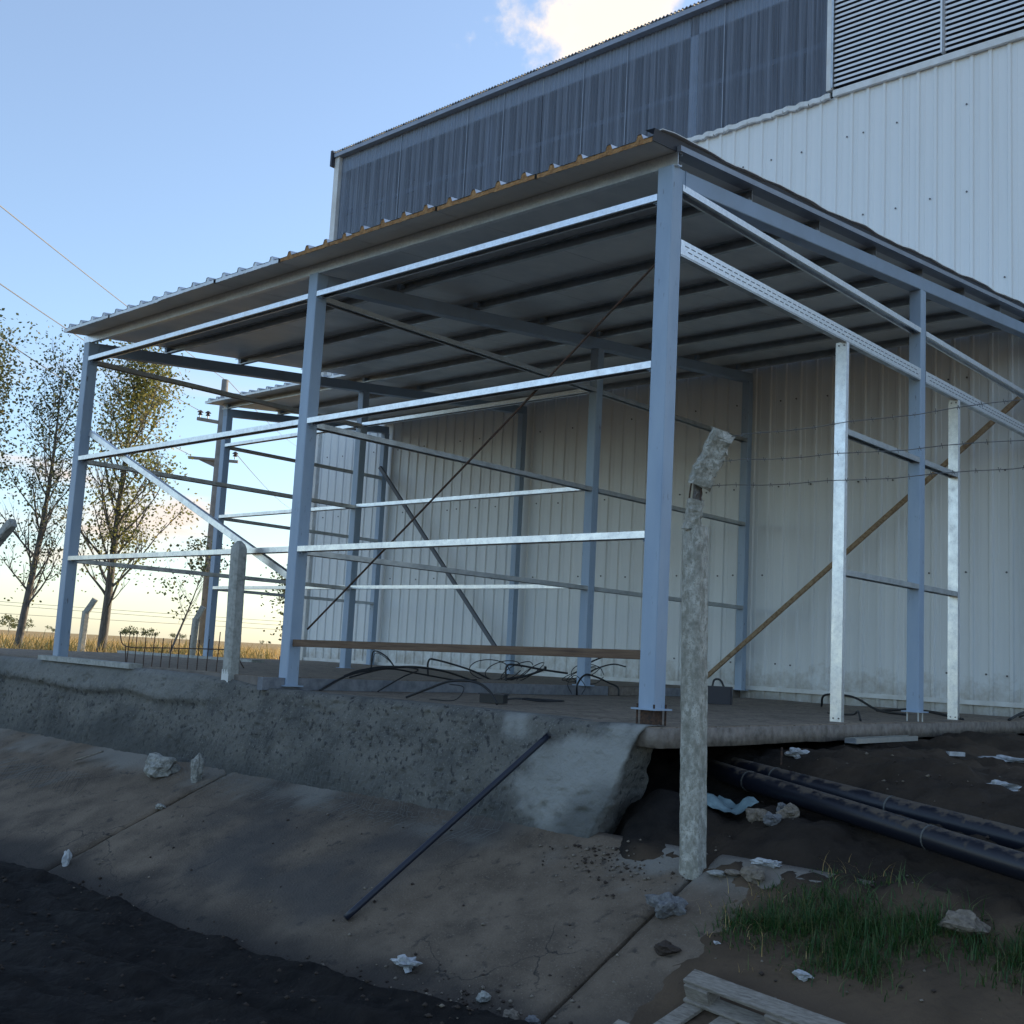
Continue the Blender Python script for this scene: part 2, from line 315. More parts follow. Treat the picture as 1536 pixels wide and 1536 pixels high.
# ------------------------------------------------------------------ terrain
UB, UA, UZ, V2, V3 = -4.153, -8.718, -12.408, 4.426, 8.078
def apz(y): return -.87 + .434 * (y + .6)
def gh(x, y):
    x = np.asarray(x, float); y = np.asarray(y, float)
    # drain channel with ruts, then the bank the camera stands on
    rut = .055 * fbm(x * .30 + y * .15, y * 1.5 - x * .30, .28, 3, 5, .55) + .05 * fbm(x, y, 1.3, 9, 3)
    chan = -1.49 + .11 * sst(-1.2, .8, x) * sst(-3.4, -1.8, y) + rut * 1.6 + .22 * sst(-3.2, -6.5, y)
    under = apz(y) - .16
    right_ap = apz(y) - .02 + .055 * sst(.9, 1.7, x) + .035 * fbm(x, y, .45, 21, 5) * sst(.9, 1.5, x) - .12 * (1 - sst(.85, 1.1, x))
    under = np.where(x > .85, right_ap, under)
    t = sst(-.55, 1.35, y + .22 * np.clip(x, 0, 6))
    cav = .12 * np.exp(-(((x - .25) / .55) ** 2 + ((y - .55) / .7) ** 2)) - .26 * np.exp(-(((x - .16) / .26) ** 2 + ((y + .10) / .42) ** 2))
    soil = -.86 + .60 * t - cav + .15 * fbm(x, y, .55, 5, 6, .6) + .05 * sst(2, 5, y) * 1 + .04 * sst(3.5, 7, x)
    dp = np.abs((x - 1.2) * .43 + (y - .42) * .90)
    soil = soil - .10 * np.exp(-(dp / .22) ** 2) * sst(.1, .6, x)
    ins = np.minimum(soil, -.21) - .02
    ins = ins * sst(-1.6, -.5, x) + (-.30) * (1 - sst(-1.6, -.5, x))
    soil = np.where(x < .30, ins, soil)
    field = -.34 + .05 * fbm(x, y, 6, 31, 3) * sst(12, 40, np.abs(x))
    # across the y direction
    h = np.where(y < -2.05, chan, 0)
    b = sst(-2.25, -1.95, y)
    h = chan * (1 - b) + under * b
    sh = .55 * (1 - sst(-.25, .25, x))
    b = sst(-.70, -.50, y - sh)
    back = np.where(x > -1.6, soil, -.30)
    h = h * (1 - b) + back * b
    fl = np.clip(sst(-15.2, -17.5, x) * sst(-1.2, .6, y) + sst(9, 14, x) * sst(0, 4, y) + sst(9.5, 12, y), 0, 1)
    h = h * (1 - fl) + field * fl
    far = np.clip(sst(35, 60, np.hypot(x, y)), 0, 1)
    return h * (1 - far) + field * far
def axis(lo, hi, step, far):
    a = list(np.arange(lo, hi + 1e-6, step)); s = step
    while a[-1] < far: s *= 1.22; a.append(a[-1] + s)
    s = step; b = []
    v = a[0]
    while v > -far: s *= 1.22; v -= s; b.append(v)
    return np.array(b[::-1] + a)
xs = axis(-9.0, 4.6, .036, 2500); ys = axis(-4.6, 3.6, .036, 2500)
GX, GY = np.meshgrid(xs, ys, indexing='ij'); GZ = gh(GX, GY)
GZ = GZ + (.014 + .022 * sst(.2, .5, GX) * sst(-.7, -.3, GY)) * fbm(GX, GY, .11, 77, 3) * (np.hypot(GX, GY) < 12)
soil_m = M('dark_earth', (.011, .0095, .0090), .88, 0, var=[(.005, .0046, .0046), (.018, .015, .013)], vscale=2.6, bump=1.0, bscale=16, spec=.18, rvar=.12)
gnd = npmesh('ground', np.stack([GX, GY, GZ], -1).reshape(-1, 3), gridfaces(len(xs), len(ys)), soil_m, smooth=True); tag(gnd, kind='structure')
fm = np.clip(sst(-14.8, -16.5, GX) * sst(-1.0, .5, GY) + sst(8, 14, GX) + sst(9, 11, GY) + sst(20, 40, np.hypot(GX, GY)), 0, 1)
br = sst(.2, 1.0, GX + .6 * fbm(GX, GY, .7, 41)) * sst(-2.1, -1.5, GY + .35 * fbm(GX, GY, .5, 43))
br = 1.25 * br * (.20 + .80 * (1 - sst(-.75, -.35, GY))) * (.55 + .9 * np.clip(fbm(GX, GY, .5, 47) + .45, 0, 1)); br = np.clip(br + .32 * sst(.8, 2.2, GY) * (GX > .2) * (.6 + fbm(GX, GY, .5, 49)), 0, 1)
set_attr(gnd, 'brown', br); set_attr(gnd, 'field', fm)
zone_mask(soil_m, 'brown', (.108, .076, .050)); zone_mask(soil_m, 'field', (.34, .24, .105))

# ------------------------------------------------------------------ concrete slab (platform)
slab_m = M('dusty_slab_concrete', (.150, .125, .100), .9, 0, var=[(.085, .072, .060), (.20, .175, .15)], vscale=1.6, bump=.35, bscale=30)
slab_edge = M('slab_edge_concrete', (.20, .165, .135), .9, 0, var=[(.11, .095, .08), (.26, .23, .20)], vscale=5, bump=.6, bscale=24)
def slabmesh(name, x0, x1, y0, y1, zt, zb, mat, parent, amp=.006, ragged=.0, st=.08):
    nx = int((x1 - x0) / st) + 2; ny = int((y1 - y0) / st) + 2
    X, Y = np.meshgrid(np.linspace(x0, x1, nx), np.linspace(y0, y1, ny), indexing='ij'); Zt = zt + amp * fbm(X, Y, .5, 11, 4)
    if ragged:
        e = X == X.max(); X = X + e * ragged * fbm(Y * 3, X, .4, 5); e2 = Y == y0; Y = Y + e2 * ragged * fbm(X * 3, Y, .4, 6)
    top = np.stack([X, Y, Zt], -1).reshape(-1, 3); bot = top.copy(); bot[:, 2] = zb + .010 * fbm(top[:, 0], top[:, 1], .3, 8)
    f = gridfaces(nx, ny); n = len(top); F = [f, f[:, ::-1] + n]
    idx = np.arange(n).reshape(nx, ny)
    for e in (idx[:, 0], idx[-1, :], idx[::-1, -1], idx[0, ::-1]):
        F.append(np.stack([e[:-1], e[1:], e[1:] + n, e[:-1] + n], -1)[:, ::-1])
    return npmesh(name, np.vstack([top, bot]), np.vstack(F), mat, parent)
ps = bpy.data.objects.new('concrete_platform', None); C.objects.link(ps); tag(ps, 'long concrete platform under the steel frame, dusty brown on top', None, kind='structure')
slabmesh('floor_slab', UB + .04, .24, -.22, V3 + .08, -.06, -.185, slab_edge, ps, ragged=.003)
slabmesh('raised_floor_slab', -14.6, UB - .04, -.20, V3 + .08, .055, -.2, slab_m, ps, amp=.004)
slab_d = M('floor_dirt', (.20, .155, .112), .95, 0, var=[(.115, .090, .067), (.255, .205, .155)], vscale=1.9, bump=.45, bscale=32, fine=((.09, .072, .055), 16, .56, .66), fine2=((.30, .26, .21), 60, .62, .72))
slabmesh('floor_dirt', UB + .06, .20, -.20, V3 + .06, -.053, -.075, slab_d, ps, amp=.012)
slabmesh('raised_floor_dirt', -14.3, UB - .10, -.19, V3 + .06, .060, .03, slab_d, ps, amp=.006)
kerb_m = M('blue_grey_kerb_paint', (.17, .19, .22), .7, 0, var=[(.11, .12, .14), (.22, .23, .25)], vscale=5, bump=.2, bscale=30)
MB().box((UB, 2.28, .0), (.08, 5.19, .115)).build('step_kerb', kerb_m, ps)
MB().box((UB, 5.45, -.005), (.075, 1.10, .10)).build('step_kerb', slab_edge, ps)
MB().box((UB, 6.62, .0), (.08, 1.20, .112)).build('step_kerb', kerb_m, ps)
MB().box((-12.6, V2 - .30, .07), (4.2, .25, .06)).build('pale_edge_strip', post_w, ps)

# ------------------------------------------------------------------ retaining wall
rw = M('rough_cast_concrete', (.112, .111, .102), .92, 0, var=[(.058, .060, .058), (.155, .149, .132)], vscale=1.5, bump=.8, bscale=34, fine=((.040, .040, .040), 22, .56, .66), fine2=((.22, .22, .20), 60, .60, .72))
wl = thing('retaining_wall', 'rough grey cast concrete retaining wall below the platform edge', 'wall', (-6, -.3, -.9))
nx, nz = 660, 60
U = np.linspace(0, 1, nx); V = np.linspace(0, 1, nz)
UU, VV = np.meshgrid(U, V, indexing='ij')
xe = .10 - .34 * VV ** 1.3 + .07 * fbm(VV, VV * 0, .35, 3, 3)
Xw = -14.5 + UU * (xe + 14.5)
ztop = -.040 + .075 * sst(-3.9, -5.5, Xw) + .014 * fbm(Xw, Xw * 0, .8, 4) - .012 * sst(-1.2, 0, Xw)
zbot = -.93
Zw = ztop + (zbot - ztop) * VV
yf = -.27 - .20 * VV
bulge = .026 * fbm(Xw, Zw, .7, 12, 3) + .014 * fbm(Xw, Zw, .12, 14, 3) + .013 * fbm(Xw, Zw, .05, 15, 2)
cap = .05 * (1 - sst(.22, .30, VV + .12 * fbm(Xw, Zw * 0, 2.2, 19))) * sst(-4.4, -5.6, Xw)
pits = np.clip(fbm(Xw, Zw * 1.4, .075, 25, 2) - .29, 0, 1) * .11 * (.3 + np.clip(fbm(Xw, Zw, .9, 26, 2) + .5, 0, 1))
Yw = yf - cap * 1 - bulge + pits
Yw = np.where(VV < .04, Yw + .03 * (1 - VV / .04), Yw)
front = np.stack([Xw, Yw, Zw], -1).reshape(-1, 3)
# top and end return to give the wall its thickness
topb = np.stack([Xw[:, 0], np.full(nx, .02), Zw[:, 0] - .004], -1)
K = 7; endl = []
for k in range(1, K + 1):
    q = k / K; endl.append(np.stack([Xw[-1] - .10 * q * q + .07 * fbm(np.full(nz, q * .45), Zw[-1], .16, 83, 4, .6), Yw[-1] + (.12 - Yw[-1]) * q, Zw[-1]], -1))
endb = np.vstack(endl)
n0 = len(front); n1_ = n0 + nx
idx = np.arange(n0).reshape(nx, nz)
F = [gridfaces(nx, nz)[:, ::-1]]
a = idx[:, 0]; F.append(np.stack([a[:-1], a[1:], n0 + np.arange(1, nx), n0 + np.arange(nx - 1)], -1))
prev_ = idx[-1, :]
for k in range(K):
    cur_ = n1_ + k * nz + np.arange(nz); F.append(np.stack([prev_[:-1], prev_[1:], cur_[1:], cur_[:-1]], -1)); prev_ = cur_
wf = npmesh('wall_face', np.vstack([front, topb, endb]), np.vstack(F), rw, wl, smooth=True)
pm = np.zeros(n0 + nx + nz * K)
patch = sst(1.0, .35, np.hypot((Xw + .32) / .75, (Zw + .42) / .55) + .9 * fbm(Xw, Zw, .35, 61, 5, .6))
capm = sst(.26, .16, VV + .12 * fbm(Xw, Zw * 0, 2.2, 19)) * sst(-4.4, -5.6, Xw) * .4
pm[:n0] = np.clip(np.maximum(patch, capm), 0, 1).ravel()
set_attr(wf, 'cement', pm); zone_mask(rw, 'cement', (.27, .275, .26))
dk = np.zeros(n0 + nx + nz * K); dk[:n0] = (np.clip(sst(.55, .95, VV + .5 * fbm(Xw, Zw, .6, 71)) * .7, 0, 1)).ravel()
set_attr(wf, 'dark_zone', dk); zone_mask(rw, 'dark_zone', (.045, .048, .046))

# ------------------------------------------------------------------ sloping apron of cast panels
ap_m = M('stained_apron_concrete', (.125, .092, .063), .9, 0, var=[(.066, .050, .036), (.176, .134, .095)], vscale=1.1, bump=.5, bscale=55, fine=((.055, .043, .033), 11, .60, .72), fine2=((.20, .165, .125), 85, .60, .70), cracks=(.9, .006))
apr = bpy.data.objects.new('drain_apron', None); C.objects.link(apr); tag(apr, 'sloping concrete lining of the drain below the retaining wall', None, kind='structure')
zone_done = False
def apron_panel(x0, x1, i):
    st = .045; nx = max(4, int((x1 - x0) / st)); ny = 40
    X, Y = np.meshgrid(np.linspace(x0, x1, nx), np.linspace(-.36, -2.30, ny), indexing='ij')
    Z = apz(Y) + .012 * fbm(X, Y, .9, 33 + i, 3) + .003 * fbm(X, Y, .16, 35, 3)
    e = np.minimum(np.minimum(X - x0, x1 - X), .06) / .06
    Z = Z - .02 * (1 - sst(0, 1, e)) - .03 * (1 - sst(0, 1, e)) * np.clip(fbm(X, Y, .25, 90 + i), 0, 1)
    top = np.stack([X, Y, Z], -1).reshape(-1, 3); bot = top.copy(); bot[:, 2] -= .09
    f = gridfaces(nx, ny)[:, ::-1]; n = len(top); F = [f, f[:, ::-1] + n]; idx = np.arange(n).reshape(nx, ny)
    for ee in (idx[:, 0], idx[-1, :], idx[::-1, -1], idx[0, ::-1]): F.append(np.stack([ee[:-1], ee[1:], ee[1:] + n, ee[:-1] + n], -1))
    o = npmesh('apron_panel', np.vstack([top, bot]), np.vstack(F), ap_m, apr, smooth=False)
    o.data.polygons.foreach_set('use_smooth', [True] * len(f) + [False] * (sum(len(q) for q in F) - len(f)))
    # darker grey patch left of the black tube, pale lime crust along the top edge, wet foot
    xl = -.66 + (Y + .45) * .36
    dark_zone = .8 * np.clip(.6 + 1.1 * fbm(X, Y, .55, 52, 5, .6), 0, 1) * sst(.12, -.25, X - xl + .15 * fbm(X, Y, .4, 55)) * sst(-4.6, -3.4, X + .8 * (Y + .6)) * sst(-1.95, -1.55, Y + .25 * fbm(X, Y, .6, 57, 5))
    lime = sst(-.80, -.60, Y + .22 * fbm(X, Y, .22, 58, 5, .65)) * np.clip(.45 + 1.4 * fbm(X, Y, .5, 59), 0, 1) * .8
    wet = sst(-1.72, -2.06, Y + .22 * fbm(X, Y, .35, 62, 5))
    z0 = np.zeros(n)
    set_attr(o, 'dark_zone', np.concatenate([np.clip(dark_zone, 0, 1).ravel() * .85, z0])); set_attr(o, 'lime', np.concatenate([np.clip(lime, 0, 1).ravel(), z0])); set_attr(o, 'wet', np.concatenate([wet.ravel() * .8, z0]))
    return o
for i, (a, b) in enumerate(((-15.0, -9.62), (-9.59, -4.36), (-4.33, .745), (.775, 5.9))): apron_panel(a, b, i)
zone_mask(ap_m, 'dark_zone', (.040, .041, .043)); zone_mask(ap_m, 'lime', (.22, .21, .185)); zone_mask(ap_m, 'wet', (.016, .014, .013))

# ------------------------------------------------------------------ warehouse
YW = 8.26; WX0, WX1 = -14.75, 6.25; ZB, ZE = 8.90, 11.20; DEEP = 22
wh = thing('warehouse', 'tall white ribbed metal warehouse behind the open steel frame', 'warehouse', (-4, YW + 10, -.3))
def sheet_mesh(wd, z0, z1, ribs, depth=.024):
    # trapezoidal ribbed sheet, outward is -y
    pr = [(0, 0)]
    p = wd / ribs
    for k in range(ribs):
        c = p * (k + .5); pr += [(c - .034, 0), (c - .020, -depth), (c + .020, -depth), (c + .034, 0), (c + p * .5 - .05, 0), (c + p * .5 - .044, -.004), (c + p * .5 - .03, -.004), (c + p * .5 - .024, 0)]
    pr = [q for q in pr if q[0] < wd - .001] + [(wd, 0)]
    m = MB(); n = len(pr); m.add([(x, y, z0) for x, y in pr] + [(x, y, z1) for x, y in pr], [(i, i + 1, n + i + 1, n + i) for i in range(n - 1)])
    return m
base = None
nS = 21
for i in range(nS):
    x = WX0 + i
    if base is None:
        base = sheet_mesh(1.0, 0, ZB + .30, 4).build('wall_sheet', wall_m, None); base.parent = wh
        base.location = Vector((x, YW, -.30)) - ROOT[wh]
    else:
        link_copy(base, wh, Vector((x, YW + (.002 if i % 2 else 0), -.30)) - ROOT[wh])
# screws in rows
m = MB()
for r, z in enumerate((.45, 1.75, 3.05, 4.35, 5.65, 6.95, 8.2)):
    for i in range(42):
        if random.random() < .25: continue
        x = WX0 + .31 + i * .5 + (.25 if random.random() < .15 else 0) + random.uniform(-.01, .01); zz = z + random.uniform(-.02, .02)
        m.tube([(x, YW - .004, zz), (x, YW - .014, zz)], .013, 6)
tag(m.build('sheet_screws', screwm, wh), kind='stuff')
# foot flashing, flashing over the white wall
MB().prism([(-.03, -.02), (.03, -.02), (.03, .04), (-.03, .04)], (WX0, YW - .03, .08), (WX1, YW - .03, .08), (0, 1, 0)).build('foot_flashing', wall_trim, wh)
MB().prism([(-.035, -.05), (.02, -.05), (.02, .07), (-.035, .05)], (-2.9, YW - .045, ZB + .03), (WX1, YW - .045, ZB + .03), (0, 1, 0)).build('louvre_sill', wall_trim, wh)
m = MB(); prev = None
pts = []
for k in range(170):
    x = WX0 + k * (11.8 / 169); pts.append((x, YW - .05 + .012 * math.sin(k * 1.3), ZB + .015 + .012 * math.sin(k * 2.1) + random.uniform(-.008, .008)))
for k in range(169):
    a, b = pts[k], pts[k + 1]
    m.prism([(-.035, -.045), (.02, -.045), (.02, .05), (-.035, .03)], a, (b[0] + .004, b[1], b[2]), (0, 1, 0))
m.build('sheet_foot_closure', wall_trim, wh)
# translucent band
def corr_mesh(wd, z0, z1, per=.075, amp=.012, n=8):
    k = int(round(wd / per)); P = [(wd * i / (k * n), amp * math.sin(2 * math.pi * i / n)) for i in range(k * n + 1)]
    m = MB(); q = len(P); m.add([(x, y, z0) for x, y in P] + [(x, y, z1) for x, y in P], [(i, i + 1, q + i + 1, q + i) for i in range(q - 1)])
    return m
tb = None
for i in range(12):
    x = WX0 + .06 + i * .983
    if tb is None:
        tb = corr_mesh(.98, 0, ZE - ZB - .02).build('translucent_sheet', translu, None, smooth=True); tb.parent = wh; tb.location = Vector((x, YW, ZB + .03)) - ROOT[wh]
    else: link_copy(tb, wh, Vector((x, YW + random.uniform(-.006, .006), ZB + .03)) - ROOT[wh])
# vertical joint strips on the band
for i in range(1, 12):
    x = WX0 + .06 + i * .983
    if i in (2, 4, 5, 7, 8, 10): MB().box((x, YW - .016, (ZB + ZE) / 2), (.014, .006, ZE - ZB - .06)).build('joint_strip', flash, wh)
# steel behind the band
MB().box((-5.46, YW + .085, 5.6), (.16, .12, 11.0)).build('inner_column', wall_trim, wh)
MB().box((-10.3, YW + .30, 5.6), (.18, .25, 11.0)).build('inner_column', darkmetal, wh)
MB().box((-8.85, YW + .045, ZE - .24), (11.8, .04, .32)).build('eave_beam', wall_trim, wh)
MB().box((-8.85, YW + .16, ZB + 1.0), (11.8, .06, .09)).build('inner_girt', darkmetal, wh)
MB().add([(WX0, YW + .02, ZE - .02), (WX1, YW + .02, ZE - .02), (WX1, YW + DEEP / 2, ZE + 1.08), (WX0, YW + DEEP / 2, ZE + 1.08), (WX1, YW + DEEP, ZE - .02), (WX0, YW + DEEP, ZE - .02)], [(0, 1, 2, 3), (3, 2, 4, 5)]).build('roof_sun_blocker', darkmetal, wh)  # unseen sheet added under the roof to keep sun from leaking inside
MB().prism([(-.25, 0), (0, .05), (.25, 0), (.25, -.06), (-.25, -.06)], (WX0 - .1, YW + DEEP / 2, ZE + 1.2), (WX1, YW + DEEP / 2, ZE + 1.2), (0, 1, 0)).build('ridge_cap', rooftop, wh)  # unseen; added to close the ridge gap against leaking sun
# corner trim and frame beside the louvres
MB().box((WX0 - .02, YW - .02, (ZE - .3) / 2), (.16, .14, ZE + .3)).build('corner_trim', wall_trim, wh)
MB().box((-2.945, YW - .05, (ZB + ZE) / 2 + .05), (.11, .09, ZE - ZB - .08)).build('louvre_frame', wall_trim, wh)
MB().box((-2.90, YW - .07, (ZB + ZE) / 2 + .05), (.03, .1, ZE - ZB - .10)).build('louvre_frame', galv2, wh)
slat = None
for bay in range(3):
    x0 = -2.88 + bay * 1.665
    lv = MB().box((x0 + 1.63, YW - .06, (ZB + ZE) / 2 + .06), (.05, .09, ZE - ZB - .12)).build('louvre_bank', louvm, wh)
    MB().box((x0 + 1.644, YW - .108, (ZB + ZE) / 2 + .06), (.010, .006, ZE - ZB - .12)).build('mullion_seam', dark_membrane, lv)
    for k in range(28):
        z = ZB + .15 + k * .0785
        if slat is None:
            mm = MB(); mm.prism([(-.052, -.022), (-.048, -.022), (-.044, .013), (.04, .036), (.04, .040), (-.048, .018)], (0, 0, 0), (1.60, 0, 0), (0, 1, 0))
            slat = mm.build('slat', louvm, None); slat.parent = lv; slat.location = Vector((x0, YW - .03, z)) - ROOT[wh]
        else: link_copy(slat, lv, Vector((x0, YW - .03, z)) - ROOT[wh])
MB().box((1.8, YW + .15, (ZB + ZE) / 2), (9.4, .02, ZE - ZB)).build('louvre_backing', dark_membrane, wh)
# roof with corrugated eave edge, gutter fascia, shell
P = 14
rs = None
for i in range(P + 7):
    x = WX0 - .10 + i * 1.0
    if rs is None:
        k = 13; n = 8; pr = [(1.0 * q / (k * n), .016 * math.sin(2 * math.pi * q / n)) for q in range(k * n + 1)]; mm = MB(); q = len(pr)
        mm.add([(a, 0, b) for a, b in pr] + [(a, DEEP / 2 + .2, b + 1.1) for a, b in pr] + [(a, 0, b - .012) for a, b in pr], [(j, j + 1, q + j + 1, q + j) for j in range(q - 1)] + [(2 * q + j, 2 * q + j + 1, j + 1, j) for j in range(q - 1)])
        rs = mm.build('roof_sheet', rooftop, None, smooth=True); rs.parent = wh; rs.location = Vector((x, YW - .16, ZE + .05)) - ROOT[wh]
    else: link_copy(rs, wh, Vector((x, YW - .16, ZE + .05)) - ROOT[wh])
MB().prism([(-.06, -.06), (.10, -.06), (.10, .03), (-.06, .03)], (WX0 - .08, YW - .08, ZE - .005), (WX1, YW - .08, ZE - .005), (0, 1, 0)).build('eave_fascia', flash, wh)
MB().box((WX0 - .12, YW - .06, ZE - .09), (.06, .24, .36)).build('eave_end_cap', dark_membrane, wh)
MB().add([(WX0, YW + .03, -.3), (WX0, YW + DEEP, -.3), (WX0, YW + DEEP, ZE), (WX0, YW + DEEP / 2, ZE + 1.1), (WX0, YW + .03, ZE)], [(0, 4, 3, 2, 1)]).build('end_wall', wall_m, wh)
MB().add([(WX1, YW + .03, -.3), (WX1, YW + DEEP, -.3), (WX1, YW + DEEP, ZE), (WX1, YW + DEEP / 2, ZE + 1.1), (WX1, YW + .03, ZE)], [(0, 1, 2, 3, 4)]).build('end_wall', wall_m, wh)
MB().box(((WX0 + WX1) / 2, YW + DEEP, (ZE - .3) / 2), (WX1 - WX0 - .02, .04, ZE + .3)).build('rear_wall', wall_m, wh)
MB().add([(WX0 - .1, YW + DEEP / 2, ZE + 1.14), (WX1, YW + DEEP / 2, ZE + 1.14), (WX1, YW + DEEP + .1, ZE + .05), (WX0 - .1, YW + DEEP + .1, ZE + .05)], [(0, 1, 2, 3)]).build('rear_roof', rooftop, wh)

# ------------------------------------------------------------------ steel canopy frame
cf = thing('steel_canopy', 'unclad blue-grey steel lean-to frame with ribbed roof against the warehouse', 'steel frame', (-6, 4, 0))
CW = .135; SL = .10; RD = .135
def rt(y): return 3.98 + SL * y          # rafter top
cols = {}
def column(key, x, y, zb, wd=CW, zt=None, plate=True):
    zt = rt(y) - (RD if y > .1 else 0) if zt is None else zt
    o = MB().prism(chrect(wd, wd), (x, y, zb + (.012 if plate else 0)), (x, y, zt), (1, 0, 0)).build('column', paint, cf)
    if plate: MB().box((x, y, zb + .006), (wd + .07, wd + .07, .012)).build('base_plate', paint, o)
    cols[key] = o; return o
column('C', 0, 0, .05); column('B', UB, 0, -.02); column('A', UA, 0, .02)
column('D', 0, V2, .03, .125); column('B2', UB, V2, .055, .125); column('A2', UA, V2, .055, .125); column('Z', UZ, V2, .06, .125)
column('E', 0, V3, -.05, .12); column('B3', UB, V3, .05, .12); column('A3', UA, V3, .05, .12); column('Z3', UZ, V3, .055, .12)
MB().box((.0, .0, -.003), (.10, .12, .10)).build('packing_block', rust, cols['C'])
for dx, dy in ((-.07, -.07), (.07, -.07), (.07, .07)): MB().tube([(dx, dy, -.06), (dx, dy, .09)], .008, 6).build('anchor_bolt', rust, cols['C'])
for dx, dy in ((-.055, -.05), (.055, -.05), (.055, .05)): MB().tube([(dx, V2 + dy, -.07), (dx, V2 + dy, .06)], .008, 6).build('anchor_bolt', galv2, cols['D'])
# rafters
def rafter(x, y0, y1, wd=.125):
    pts = [(x, y0, rt(y0) - RD / 2), (x, y1, rt(y1) - RD / 2)]
    return MB().prism(chrect(wd, RD), pts[0], pts[1], (1, 0, 0)).build('rafter', paint2, cf)
for x in (0, UB, UA): rafter(x, CW / 2 + .002, V3 + .04)
rafter(UZ, V2 - .062, V3 + .04)
MB().box((0, .10, rt(0.1) - RD / 2), (.139, .004, RD)).build('mitre_seam', paint2, cols['C'])
# purlins: channel along x
PY = [-.055, 1.06, 2.2, 3.33, 4.42, 5.55, 6.65, 7.75]
for k, y in enumerate(PY):
    x0 = UA - .10 if k < 4 else UZ - .12
    p = MB(); p.prism(cprof(.10, .05, .004), (x0, y + .025 if False else y, rt(y) + .05), (.055 if k else .10, y, rt(y) + .05), (0, -1, 0) if k else (0, 1, 0))
    o = p.build('purlin', galv2 if k else galv, cf)
    for x in (UB, UA) + ((UZ,) if k > 3 else ()):
        if k: MB().box((x + .05, y - .035, rt(y) + .045), (.05, .07, .06)).build('cleat', paint2, o)
# girts along x on the front row and the second row
def girt_x(xa, xb, y, z, h=.10, mat=galv, d=.05):
    return MB().prism(cprof(.10, .05), (xa, y + .05, z + .025), (xb, y + .05, z + .025), (0, 0, -1)).build('girt', mat, cf)
ang_bm = None
def clip_angle(x, y, z, sx, parent):
    m = MB(); m.box((x + sx * .025, y + .05, z - .031), (.05, .06, .006)); m.box((x + sx * .003, y + .05, z - .05), (.006, .06, .036)); m.tube([(x + sx * .03, y + .04, z - .034), (x + sx * .03, y + .04, z - .046)], .009, 6)
    return m.build('clip_angle', paint2, parent)
GZ_ = (3.765, 2.505, 1.27)
for z in GZ_:
    for xa, xb in ((UB, 0), (UA, UB)):
        g = girt_x(xa + CW / 2 + .001, xb - CW / 2 - .001, -CW / 2 + .004, z)
        clip_angle(xa + CW / 2, -CW / 2 + .004, z, 1, g); clip_angle(xb - CW / 2, -CW / 2 + .004, z, -1, g)
    for xa, xb in ((UZ, UA), (UA, UB)):
        girt_x(xa + .064, xb - .064, V2 - .058, z)
# girts along y in the cross frames
def girt_y(x, ya, yb, z, h=.10, mat=galv2, d=.05, side=-1):
    return MB().prism(cprof(.10, .05), (x - .05, ya, z + .025), (x - .05, yb, z + .025), (0, 0, -1)).build('girt', mat, cf)
for z in GZ_:
    for ya, yb in ((0, V2), (V2, V3)):
        girt_y(UB + .058, ya + .068, yb - .064, z - .02)
    girt_y(UA + .058, .068, V2 - .064, z - .02)
    girt_y(UZ + .058, V2 + .064, V3 - .061, z - .02)
# end frame C - D - E: top channel laid flat (open below), slotted channel under it
for ya, yb in ((.069, V2 - .064), (V2 + .064, V3 - .062)):
    MB().prism(cprof(.10, .05, .003, .02), (.017, ya, 3.875), (.017, yb, 3.875), (0, 0, -1)).build('girt', galv, cf)
    g = MB().prism(cprof(.11, .06, .003), (.066, ya, 3.40), (.066, yb, 3.40), (-1, 0, 0)).build('girt', galv, cf)
    s = MB(); y = ya + .08; k = 0
    while y < yb - .12:
        for dz in (.018, -.018): s.box((.0668, y + (.04 if dz < 0 else 0), 3.40 + dz), (.0016, .055, .006))
        y += .085
    s.build('slot_row', dark_membrane, g)
    MB().box((.036, (ya + yb) / 2, 3.338), (.055, yb - ya - .01, .012)).build('bottom_flange', galv2, g)
# studs and window rails of the end frame
def stud(y, z0, z1):
    o = MB().prism(cprof(.105, .052, .003), (.012, y - .026, z0), (.012, y - .026, z1), (0, 1, 0)).build('stud', galv, cf)
    for dz in (z0 + .03, z1 - .03):
        for dx in (-.02, .03): MB().tube([(.012 + dx, y - .027, dz), (.012 + dx, y - .034, dz)], .007, 6).build('screw', screwm, o)
    return o
stud(2.755, -.05, 3.335); stud(5.37, -.05, 3.335)
for z in (2.52, 1.255):
    girt_y(.062, 2.785, V2 - .064, z, mat=galv2); girt_y(.062, V2 + .064, 5.34, z, mat=galv2)
# bracing
def flatbar(name, a, b, wd, th, mat, side=(0, 1, 0)):
    return MB().prism(chrect(th, wd, .001), a, b, side).build(name, mat, cf)
MB().tube(curve_pts([(-4.00, .062, .52), (-2.9, .066, 1.31), (-1.6, .066, 2.25), (-.08, .062, 3.36)], 8), .009, 8).build('brace_rod', rust, cf, smooth=True)
MB().prism(chrect(.05, .07, .004), (UA + .12, .045, 2.83), (UB - .075, .045, .98), (0, 1, 0)).build('brace_channel', galv, cf)
MB().prism(chrect(.05, .07, .004), (UZ + .02, V3 - .10, 3.95), (-8.98, V3 - .10, .50), (0, 1, 0)).build('brace_channel', darkmetal, cf)
